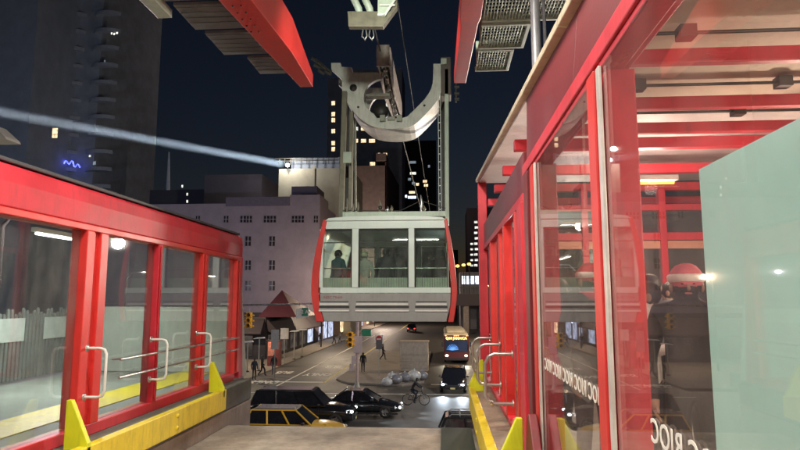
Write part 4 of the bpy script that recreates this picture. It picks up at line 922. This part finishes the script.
for i, (px, py, r_, m_, lab) in enumerate(((387, 386, .42, BAGL, 'pale rubbish bag at the left end of the pile on the island'), (396, 384, .5, BAG, 'grey rubbish bag left of centre in the island pile'), (405, 382, .52, BAG, 'grey rubbish bag in the middle of the island pile'), (414, 381, .58, BAGL, 'pale rubbish bag right of centre in the island pile'), (422, 380, .5, BAG, 'grey rubbish bag at the right end of the island pile'), (392, 380, .4, BAGL, 'small pale rubbish bag behind the left of the island pile'))):
    p = ground(px, py, GZ + .14); k = MB().ball((p.x, p.y, p.z + r_ * .72), (r_ * 1.05, r_ * .8, r_ * .75), 14, 10, .09); k.tube([(p.x, p.y, p.z + r_ * 1.35), (p.x + .04, p.y, p.z + r_ * 1.75)], [.12, .05], 8)
    setp(k.build('rubbish_bag', m_, sub=1), lab, 'rubbish bag', 'rubbish bags piled on the traffic island')
def sign_post(px, py, ht, board, label, bm_=None, text=None):
    p = ground(px, py, GZ + .13); t = thing('sign_post', label, 'sign post', p)
    MB().tube([p, (p.x, p.y, p.z + ht)], .045, 8).build('post', STEEL, t)
    if board: 
        w_, h_ = board; MB().box(p.x - w_ / 2, p.x + w_ / 2, p.y - .07, p.y - .05, p.z + ht - h_, p.z + ht).build('sign_board', bm_ or mat('grey_sign', (.4, .4, .38), .5), t, bev=.01)
    return p, t
sign_post(379, 375, 3.0, (.55, .8), 'small dark parking sign post on the traffic island', mat('dark_sign', (.1, .09, .09), .5))
p = at(379, 339, 60); 
dn = thing('no_entry_sign', 'small square no entry sign with red disc beyond the island', 'road sign', (p.x, 60, GZ + .14))
MB().tube([(p.x, 60.06, GZ + .14), (p.x, 60.06, p.z + .4)], .04, 8).build('post', STEEL, dn)
MB().box(p.x - .4, p.x + .4, 59.97, 60, p.z - .38, p.z + .38).build('sign_board', mat('white_board', (.7, .7, .7)), dn); MB().lathe([(0, -.012), (.33, -.01)], (p.x, 59.96, p.z), 20, 'y').build('red_disc', REDC, dn); MB().box(p.x - .22, p.x + .22, 59.935, 59.945, p.z - .06, p.z + .06).build('bar', WHITEP, dn)
sign_post(274, 385, 4.2, (.6, 1.5), 'post with tall grey sign board beside the dark shopfront'); sign_post(284, 364, 3.6, (.85, 1.1), 'post with square grey sign board on the left sidewalk')
def shelter_post(px, py, ht, label):
    p = ground(px, py, GZ + .13); t = thing('sidewalk_lamp', label, 'bollard lamp', p, 'pale topped posts along the left sidewalk')
    MB().tube([p, (p.x, p.y, p.z + ht)], .06, 10).build('post', STEEL, t); MB().lathe([(.2, 0), (.18, .08), (.06, .14)], p, 12).build('base', STEELD, t)
    MB().prism([(p.x - .55, p.z + ht), (p.x + .5, p.z + ht + .05), (p.x + .45, p.z + ht + .17), (p.x - .3, p.z + ht + .12)], 'y', p.y - .2, p.y + .2).build('canopy', WHITEP, t, bev=.02)
shelter_post(247, 372, 2.6, 'pale topped post nearest the left enclosure'); shelter_post(258.5, 371, 2.9, 'pale topped post second from the left enclosure'); shelter_post(294, 359.5, 3.0, 'pale topped post right of the square grey sign'); shelter_post(302, 357, 3.0, 'pale topped post farthest along the left sidewalk')
# orange news stand
p = ground(272, 366, GZ + .13); Y = p.y
a0, a1 = at(267, 366, Y), at(280, 341, Y)
t = thing('news_kiosk', 'orange and pink poster kiosk on the left sidewalk', 'kiosk', (p.x, Y, GZ + .13))
MB().box(a0.x, a1.x, Y, Y + .8, GZ + .13, a1.z).build('kiosk_body', mat('dark_red_kiosk', (.2, .05, .04), .5), t, bev=.03); MB().box(a0.x + .05, a1.x - .55, Y - .02, Y - .003, GZ + 1.1, a1.z - .1).build('poster_panel', mat('orange_poster', (.6, .25, .17), .5, var=.5, scale=4), t)
MB().box(a0.x - .06, a1.x + .06, Y - .08, Y + .9, a1.z + .002, a1.z + .1).build('kiosk_roof', STEELD, t)
light('kiosk_light', 'AREA', (a0.x + .6, Y - .6, a1.z + .4), 14, (1, .6, .45), t, .4, (a0.x + .6, Y, GZ + 1.6))
for i, (px, py, pose, top, lg, lab, rz) in enumerate(((273.5, 375, 'stand', BLK, GREY, 'person in black standing before the orange kiosk', 0), (254, 380, 'stand', NAVY, BLK, 'person in navy between the pale topped posts', 40), (262, 376, 'walk', BLK, BLK, 'person in black walking past the pale topped posts', 90), (334, 344.5, 'walk', BLK, BLK, 'person walking before the lit shop windows', 60), (320, 345, 'stand', BLK, NAVY, 'person standing left of the lit shop windows', 0), (340, 343, 'walk', GREY, BLK, 'person in grey at the far right of the lit shop windows', -60), (383, 360, 'walk', BLK, BLK, 'person in black crossing behind the traffic island pole', 90), (363, 372, 'stand', BLK, BLK, 'person in black waiting beside the island signal pole', 10))):
    g = ground(px, py, GZ + (.13 if i < 6 else .14)); person(lab, (g.x, g.y, g.z), R(rz), top, lg, pose, 1.74)

def street_lamp(x, y, ht, reach, label, power, c, m_):
    t = thing('street_lamp', label, 'street lamp', (x, y, GZ + .13), 'street lamps along the side street')
    MB().tube([(x, y, GZ + .13), (x, y, GZ + ht - .8), (x + reach * .3, y, GZ + ht - .1), (x + reach, y, GZ + ht)], [.1, .07, .05, .04], 10).build('pole', STEELD, t)
    MB().box(x + reach - .15, x + reach + .45, y - .14, y + .14, GZ + ht - .08, GZ + ht + .06).build('lamp_head', STEEL, t, bev=.03)
    MB().box(x + reach - .08, x + reach + .38, y - .1, y + .1, GZ + ht - .095, GZ + ht - .082).build('lamp_lens', m_, t)
    light('lamp_light', 'POINT', (x + reach + .15, y, GZ + ht - .25), power, c, t, .2)
street_lamp(-17, 150, 9, 2, 'distant street lamp added on the left sidewalk to light the brown block', 7000, (1, .78, .62), lamp_mat('sodium_lens', (1, .6, .25), 14))  # added behind the cabin to brighten the brown block
street_lamp(-62, 42, 10, 2, 'unseen avenue lamp added behind the left enclosure to light the towers, farther one', 16000, (.6, .75, 1), lamp_mat('sodium_lens', (1, .6, .25), 14))  # added out of view so the left towers catch some light
street_lamp(-38, 70, 10, 2, 'unseen avenue lamp added behind the left enclosure, nearer one', 900, (.95, .85, 1), lamp_mat('sodium_lens', (1, .6, .25), 14))  # second unseen lamp, added to brighten the buildings on the left
street_lamp(6.6, 22, 9, -2, 'street lamp added behind the right hall to light the island and signals', 2600, (1, .88, .75), lamp_mat('sodium_lens', (1, .6, .25), 14))  # added behind the hall to brighten the island and its signals
SOD = lamp_mat('sodium_lens', (1, .6, .25), 14)
street_lamp(-23.5, 58, 9, .6, 'tall street lamp added out of view behind the left enclosure to light the corner', 3000, (1, .78, .52), SOD)  # added out of view to light the lilac building and the corner
street_lamp(-17, 84, 9, 2, 'tall street lamp on the left sidewalk far down the side street', 3400, (1, .78, .55), SOD)
street_lamp(9.5, 60, 9, -2.4, 'tall street lamp on the right sidewalk beside the bus', 3200, (1, .75, .5), SOD)
street_lamp(9.5, 100, 9, -2.4, 'tall street lamp on the right sidewalk far down the street', 3200, (1, .75, .5), SOD)
street_lamp(-15.5, 20, 10, 2, 'unseen street lamp added left of the bay to light the signals', 1100, (.95, .8, .95), SOD)  # added behind the left header to light the signal fronts
street_lamp(9, 40, 9, -2.4, 'street lamp on the avenue corner right of the bay', 3000, (.9, .92, 1), SOD)

# ------------------------------------------------------------------ buildings
def building(name, label, px0, px1, ptop, Y, depth, m, roof=None, gz=GZ):
    a, b = at(px0, ptop, Y), at(px1, ptop, Y)
    t = thing(name, label, 'building', ((a.x + b.x) / 2, Y, gz))
    MB().box(a.x, b.x, Y, Y + depth, gz, a.z).build('wall', m, t)
    return t
def win(t, px0, px1, py0, py1, Y, m, d=.06, frame=None):
    a, b = at(px0, py1, Y), at(px1, py0, Y); o = MB().box(a.x, b.x, Y - d, Y - .003, a.z, b.z).build('window', m, t)
    if frame:
        MB().box((a.x + b.x) / 2 - .05, (a.x + b.x) / 2 + .05, Y - d - .03, Y - d - .002, a.z, b.z).box(a.x + .001, b.x - .001, Y - d - .025, Y - d - .003, (a.z + b.z) / 2 - .04, (a.z + b.z) / 2 + .04).build('sash_bar', mat('window_sash', (.3, .28, .3), .5), o)
        MB().box(a.x - .06, b.x + .06, Y - d - .06, Y - .004, a.z - .14, a.z - .01).build('sill', frame, o)
    return o
LY = 93
L1 = building('lilac_building', 'lilac grey low rise building with small paired windows on the left street corner', 100, 320, 205, LY, 14, LILAC)
a, b = at(290, 195, LY), at(320, 195, LY)
MB().box(a.x, b.x + .02, LY - .1, LY + 7, at(300, 204, LY).z, a.z).build('upper_wall', LILAC, L1)
DP = mat('dark_parapet', (.12, .1, .14), .8)
MB().box(at(226, 205, LY).x, at(290, 205, LY).x, LY - .15, LY + 1, at(260, 206, LY).z, at(260, 197, LY).z).build('parapet_wall', DP, L1)
MB().box(at(288, 205, LY).x, at(314, 205, LY).x, LY + 2, LY + 8, at(300, 196, LY).z, at(300, 184, LY).z).build('roof_room', DP, L1)
for (a_, b_) in ((196, 200), (224, 228.5), (240.5, 246), (247, 252), (264, 269.5), (270.5, 276), (292, 297.5), (298.5, 304), (314, 318)): win(L1, a_, b_, 216, 222.5, LY, DGLASS, .1, LILAC)
for y0 in (236.5, 260.5, 281):
    for a_ in (245.5, 269.5): win(L1, a_, a_ + 5.5, y0, y0 + 9.5, LY, DGLASS, .1, LILAC)
SHW = lamp_mat('shop_window_light', (.65, .72, .95), .9); fx = at(320, 205, LY).x
for (ya, yb) in ((93.6, 95.4), (97.2, 100), (101.5, 105.5)): MB().box(fx + .01, fx + .06, ya, yb, GZ + .4, GZ + 3.4).build('shop_window', SHW, L1)
light('shop_light', 'AREA', (fx + .4, 99, GZ + 3.6), 60, (.75, .85, 1), L1, 2.5, (fx + 4, 98, GZ))
for zz in (6, 9, 12.5):
    for ya in (95, 99, 103): MB().box(fx + .003, fx + .05, ya, ya + 1.3, GZ + zz, GZ + zz + 1.6).build('window', DGLASS, L1)
aw = thing('shop_row', 'row of dark shopfronts with awning and small peaked dark red roof', 'shopfront', (-24, 70, GZ + .13))
MB().box(-45, -19.6, 66, 92, GZ + .13, -1.9).build('shop_wall', mat('dark_shop', (.02, .017, .02), .5, var=.3, scale=.8), aw)
MB().prism([(-19.6, -2.0), (-19.58, -3.4), (-18.0, -3.9), (-18.0, -3.7)], 'y', 66.2, 91).build('awning', mat('black_awning', (.03, .02, .025), .7), aw, bev=.03)
MB().prism([(66, -2.0), (66, -3.2), (64.6, -3.7), (64.6, -3.5)], 'x', -44, -19.7).build('awning', mat('black_awning', (.03, .02, .025), .7), aw, bev=.03)
for ya in (67, 72, 77, 82, 87): MB().box(-19.58, -19.5, ya, ya + 3.2, GZ + .5, GZ + 2.7).build('shop_window', lamp_mat('dim_shop_window', (.5, .4, .35), .12) if ya < 84 else SHW, aw)
for xa in (-24.5, -30): MB().box(xa, xa + 3.5, 65.9, 65.98, GZ + .5, GZ + 2.7).build('shop_window', lamp_mat('dim_shop_window', (.5, .4, .35), .12), aw)
pa, pb = at(262, 311, 68), at(300, 311, 68); pc = at(282, 290, 72)
MB().add([(pa.x, 66.5, -1.89), (pb.x, 66.5, -1.89), (pb.x, 77, -1.89), (pa.x, 77, -1.89), pc], [(3, 2, 1, 0), (0, 1, 4), (1, 2, 4), (2, 3, 4), (3, 0, 4)]).build('peaked_roof', mat('dark_red_canvas', (.1, .025, .035), .7), aw)
sr = thing('far_shop_row', 'far dark row of buildings beyond the lilac building', 'building', (-26, 150, GZ + .13))
MB().box(-45, -19.3, 112, 190, GZ + .13, 2).build('wall', BRICK, sr)
for ya in (113, 121, 129, 140, 152, 165): MB().box(-19.29, -19.2, ya, ya + 4, GZ + .6, GZ + 3).build('shop_window', SHW if ya in (121, 140) else WARM, sr)
# tan block with roof lamp
T2 = building('tan_building', 'pale tan block with roof railing and bright rooftop lamp', 279, 352, 169, 116, 16, TANB)
a, b = at(290, 168, 117), at(340, 156, 117); MB().box(a.x, b.x, 118, 128, a.z, b.z).build('roof_screen', mat('blue_screen', (.22, .25, .32), .7), T2)
k = MB()
for i in range(12): x = at(279 + i * 5.5, 169, 116).x; k.bar((x, 116.2, at(0, 169, 116).z), (x, 116.2, at(0, 163, 116).z), .12, .12)
x0, x1 = at(279, 0, 116).x, at(340, 0, 116).x; zz = at(0, 163, 116).z; k.box(x0, x1, 116.14, 116.26, zz - .06, zz + .06); k.box(x0, x1, 116.14, 116.26, zz - .6, zz - .5); k.build('roof_rail', STEELD, T2)
MB().box(at(316, 0, 116).x, at(318, 0, 116).x, 115.8, 116, GZ, at(0, 171, 116).z).build('downpipe', MATS['tan_stucco'], T2)
RL = at(287.5, 165, 115.0)
rl = thing('roof_lamp', 'intensely bright white lamp on the tan building roof', 'lamp', RL - Vector((0, 0, .8)))
MB().ball(RL, .38, 12, 8).build('lamp_globe', lamp_mat('roof_lamp_glow', (.85, .93, 1), 30), rl)
MB().tube([RL - Vector((0, -.3, 1)), RL - Vector((0, -.3, -.1))], .06, 8).build('lamp_post', STEELD, rl)
light('lamp_light', 'POINT', RL + Vector((0, -2.5, 1.5)), 2600, (1, .95, .82), rl, .4)
BE = at(-110, 92, 64); d_ = (BE - RL).normalized()
bm_ = bpy.data.materials.new('streak_mist'); bm_.use_nodes = True; t_ = bm_.node_tree; t_.nodes.clear(); vo = N(t_, 'ShaderNodeOutputMaterial'); vs_ = N(t_, 'ShaderNodeVolumeScatter')  # mist tube added to give the lens flare streak a body
vs_.inputs['Color'].default_value = (.75, .88, 1, 1); vs_.inputs['Anisotropy'].default_value = .1; t_.links.new(vs_.outputs[0], vo.inputs['Volume'])
tc_ = N(t_, 'ShaderNodeTexCoord'); sx_ = N(t_, 'ShaderNodeVectorMath', operation='MULTIPLY'); sx_.inputs[1].default_value = (1, 1, 0); ln_ = N(t_, 'ShaderNodeVectorMath', operation='LENGTH')
mr_ = N(t_, 'ShaderNodeMapRange', interpolation_type='SMOOTHSTEP'); mr_.inputs[1].default_value = .15; mr_.inputs[2].default_value = 1.0; mr_.inputs[3].default_value = .022; mr_.inputs[4].default_value = 0
t_.links.new(tc_.outputs['Object'], sx_.inputs[0]); t_.links.new(sx_.outputs[0], ln_.inputs[0]); t_.links.new(ln_.outputs['Value'], mr_.inputs[0]); t_.links.new(mr_.outputs[0], vs_.inputs['Density'])
LB = (BE - RL).length
lb_ = MB().tube([(0, 0, 1.2), (0, 0, 12), (0, 0, LB)], [.85, 1.1, .95], 24).build('flare_streak', bm_, None, label='pale blue flare streak from the rooftop lamp, shaped as a lit mist tube', cat='light beam', kind='stuff')
lb_.data.transform(Matrix.Translation(lb_.location)); lb_.location = RL; lb_.rotation_euler = d_.to_track_quat('Z', 'Y').to_euler()
bl_ = light('streak_light', 'AREA', RL + d_ * .9, 420, (.8, .9, 1), rl, 1.6, BE); bl_.data.shape = 'DISK'; bl_.data.spread = R(1.5)  # collimated light added only to fill the streak tube
# brown block with dark flank
BY = 200
T3 = building('brown_building', 'brown windowless block beyond the tram cabin roof', 352, 386, 166, BY, 10, BRICK)
a, b = at(386.2, 161, BY), at(399, 185, BY + 90)
MB().box(at(376, 160, BY).x, a.x - .02, BY - .2, BY + 10, at(0, 167, BY).z, at(0, 160, BY).z).build('stair_tower', BRICK, T3)
q = [(a.x, BY, GZ), (a.x, BY, a.z - .3), (b.x, BY + 90, b.z), (b.x, BY + 90, GZ)]
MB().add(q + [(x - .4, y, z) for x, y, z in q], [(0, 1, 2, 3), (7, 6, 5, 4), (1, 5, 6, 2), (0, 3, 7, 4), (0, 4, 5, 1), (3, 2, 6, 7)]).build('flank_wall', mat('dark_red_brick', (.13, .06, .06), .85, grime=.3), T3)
sf = thing('added_floodlight', 'small floodlight added on the far shop row to brighten the brown block', 'lamp', (-24, 186, 2))
MB().box(-24.5, -23.5, 186, 186.6, 2.0, 2.8).build('lamp_housing', BLACKP, sf)
light('lamp_light', 'SPOT', (-24, 186, 3.1), 26000, (1, .82, .7), sf, .3, (-28, 200, 28), 140, .8)  # added lamp, brightens the front of the brown block
# towers
TA = building('apartment_tower', 'blue grey apartment tower at the left edge of the sky', 18, 59, -260, 120, 30, BLUEB)
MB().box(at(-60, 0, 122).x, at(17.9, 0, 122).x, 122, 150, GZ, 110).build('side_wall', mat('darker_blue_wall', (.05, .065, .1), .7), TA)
win(TA, 7, 16, 92, 101, 122, lamp_mat('dim_window', (.35, .42, .5), .5)); win(TA, 52, 58, 128, 138, 120, WARM)
TB = building('balcony_tower', 'dark balconied tower right of the blue grey tower', 59, 119, -230, 135, 30, DARKB)
for j in range(12):
    zz = at(0, 190 - j * 17, 135).z
    for pa in (62, 96):
        k = MB(); xa, xb = at(pa, 0, 135).x, at(pa + 26, 0, 135).x
        pts = [(xa, 134.99)] + [(xa + (xb - xa) * i / 8, 134.99 - 1.5 * math.sin(math.pi * i / 8) ** .6) for i in range(1, 8)] + [(xb, 134.99)]
        k.prism(pts, 'z', zz, zz + .9); k.build('balcony', mat('balcony_wall', (.45, .48, .55), .7), TB)
for (a_, b_, c_, d, m_) in ((55.5, 60, 89, 98, WHITEW), (61, 66, 90, 100, WHITEW), (59, 64, 130, 139, WARM), (61, 65, 139, 144, WARM), (111, 112.5, 32.5, 34.5, WHITEW), (116, 118, 32, 34, WHITEW), (113.5, 115, 33, 35, WHITEW), (57, 62, 173, 178, MATS['dim_window']), (89, 91, 155, 157, WHITEW), (93, 96, 161, 165, MATS['dim_window']), (69, 71, 181, 183, WHITEW), (75, 77, 183, 185, WARM), (104, 105.5, 60, 62, MATS['dim_window'])): win(TB, a_, b_, c_, d, 133.3 if b_ > 60.9 else 133.3, m_)
k = MB(); pts = [at(56 + i * 1.2, 162.5 + 1.8 * math.sin(i * 1.3) + (i * .18 if i > 14 else 0), 132.9) for i in range(21)]; k.tube(pts, .16, 6); k.build('string_lights', lamp_mat('blue_string_light', (.12, .15, 1), 3), TB)
TC = building('dark_tower', 'dark tower with a column of lit windows left of the yoke', 328, 345, 78, 285, 25, DARKB)
for y0 in (101, 112, 118, 129, 141, 147): win(TC, 331.5, 335, y0, y0 + 4.2, 285, WARM)
TD = building('dark_tower', 'broad dark tower with scattered lit windows behind the cabin hanger', 345, 402, 70, 300, 25, DARKB)
for (a_, b_, c_, m_) in ((355, 358, 127, WHITEW), (361, 366, 127, WARM), (355, 358, 139, WARM), (361, 366, 139, WARM), (369, 375, 139, WARM), (378, 380, 153, WARM), (383, 387, 153, WARM), (370, 375, 162, WARM), (382, 384, 107, WARM), (386, 389, 103, WHITEW), (372, 374, 92, MATS['dim_window']), (348, 350, 186, WARM)): win(TD, a_, b_, c_, c_ + 3.6, 300, m_)
TE = building('glass_tower', 'dark slim tower with white lit offices right of the brown block', 398, 436, 141, 440, 25, mat('dark_glass_tower', (.035, .035, .05), .4))
for (a_, b_, c_, m_) in ((403, 405, 158, WHITEW), (409, 416, 161, MATS['dim_window']), (400, 405, 173, WHITEW), (410, 416, 172, WHITEW), (408, 411, 178, MATS['dim_window']), (412, 415, 182, MATS['dim_window']), (416, 419, 183, WARM), (423, 427, 180, WARM), (424, 428, 184, WARM), (409, 415, 191, WARM), (408, 416, 196, BLUEW), (405, 407, 195, BLUEW), (428, 430, 165, MATS['dim_window']), (401, 404, 200, MATS['dim_window'])): win(TE, a_, b_, c_, c_ + 2.6, 440, m_)
for (p0, p1, tp, Y, c_, lab) in ((150, 205, 190, 130, (.07, .065, .09), 'low dark building behind the left enclosure roof'), (205, 262, 175, 125, (.1, .085, .11), 'dim purple building behind the lilac block'), (434, 458, 250, 460, (.05, .045, .07), 'dark low building between the cabin and the right hall')):
    b_ = building('far_building', lab, p0, p1, tp, Y, 20, mat('far_wall_%d' % p0, c_, .8, var=.15, scale=.2))
    if p0 == 150:
        for (a_, c2) in ((181.5, 185), (186.5, 193), (186.5, 200)): win(b_, a_, a_ + 1.6, c2, c2 + 2.6, 130, WHITEW)
setp(MB().tube([at(168, 190, 100), at(169, 152, 100)], [.35, .12], 8).build('mast', mat('pale_mast', (.3, .32, .36), .6)), 'thin pale mast rising beyond the left enclosure roof', 'mast')
# string lit tower and bright shops on the right
TF = building('lit_tower', 'slim dark tower with a vertical row of white lights beside the right hall', 467, 500, 208, 215, 20, mat('dark_plum_wall', (.05, .035, .05), .8))
for i in range(9): win(TF, 474.2 + (i % 2) * .6, 477.4 + (i % 2) * .6, 221 + i * 5.4, 223.2 + i * 5.4, 215, WHITEW)
for i in range(5): win(TF, 470.5, 473, 243 + i * 5.4, 244.8 + i * 5.4, 215, WHITEW)
BR = thing('elevated_road', 'dark elevated roadway with rail beyond the tram cabin right side', 'bridge', (6, 120, GZ))
a, b = at(452, 318, 120), at(500, 294, 120); MB().box(a.x, b.x + 30, 120, 128, a.z + 2.4, b.z).build('deck', mat('deck_dark', (.06, .045, .05), .7), BR)
for px in (460, 476): x = at(px, 0, 121).x; MB().box(x, x + .9, 121, 127, GZ, a.z + 2.39).build('pier', CONC, BR)
k = MB(); zz = at(0, 288, 120).z; k.box(a.x, b.x + 30, 120.05, 120.15, zz - .1, zz); 
for i in range(24): k.box(a.x + i * .9, a.x + i * .9 + .1, 120.05, 120.15, b.z, zz - .1)
k.build('railing', STEELD, BR)
PV = building('lit_pavilion', 'glazed pavilion with dazzling white windows above the elevated road', 460, 486, 272, 140, 12, mat('pavilion_wall', (.2, .2, .25), .5))
for i in range(4): win(PV, 462 + i * 4.5, 465 + i * 4.5, 276, 284, 140, lamp_mat('pavilion_light', (.75, .85, 1), 2.4))
for i, px in enumerate((457.5, 463.5, 469)):
    p = at(px, 266 - i, 132); t = thing('street_lamp', 'distant orange lamp beside the lit tower, ' + ('left one', 'middle one', 'right one')[i], 'street lamp', (p.x, 132, GZ), 'distant orange street lamps')
    MB().tube([(p.x, 132, GZ), (p.x, 132, p.z)], .08, 6).build('pole', STEELD, t); MB().ball(p, (.42, .3, .28), 10, 8).build('lamp_globe', ORANGEL, t)
# far end of the side street
struct('far_hill', MB().box(-300, 300, 700, 710, GZ, 10), mat('distant_dark', (.03, .03, .045), .9))
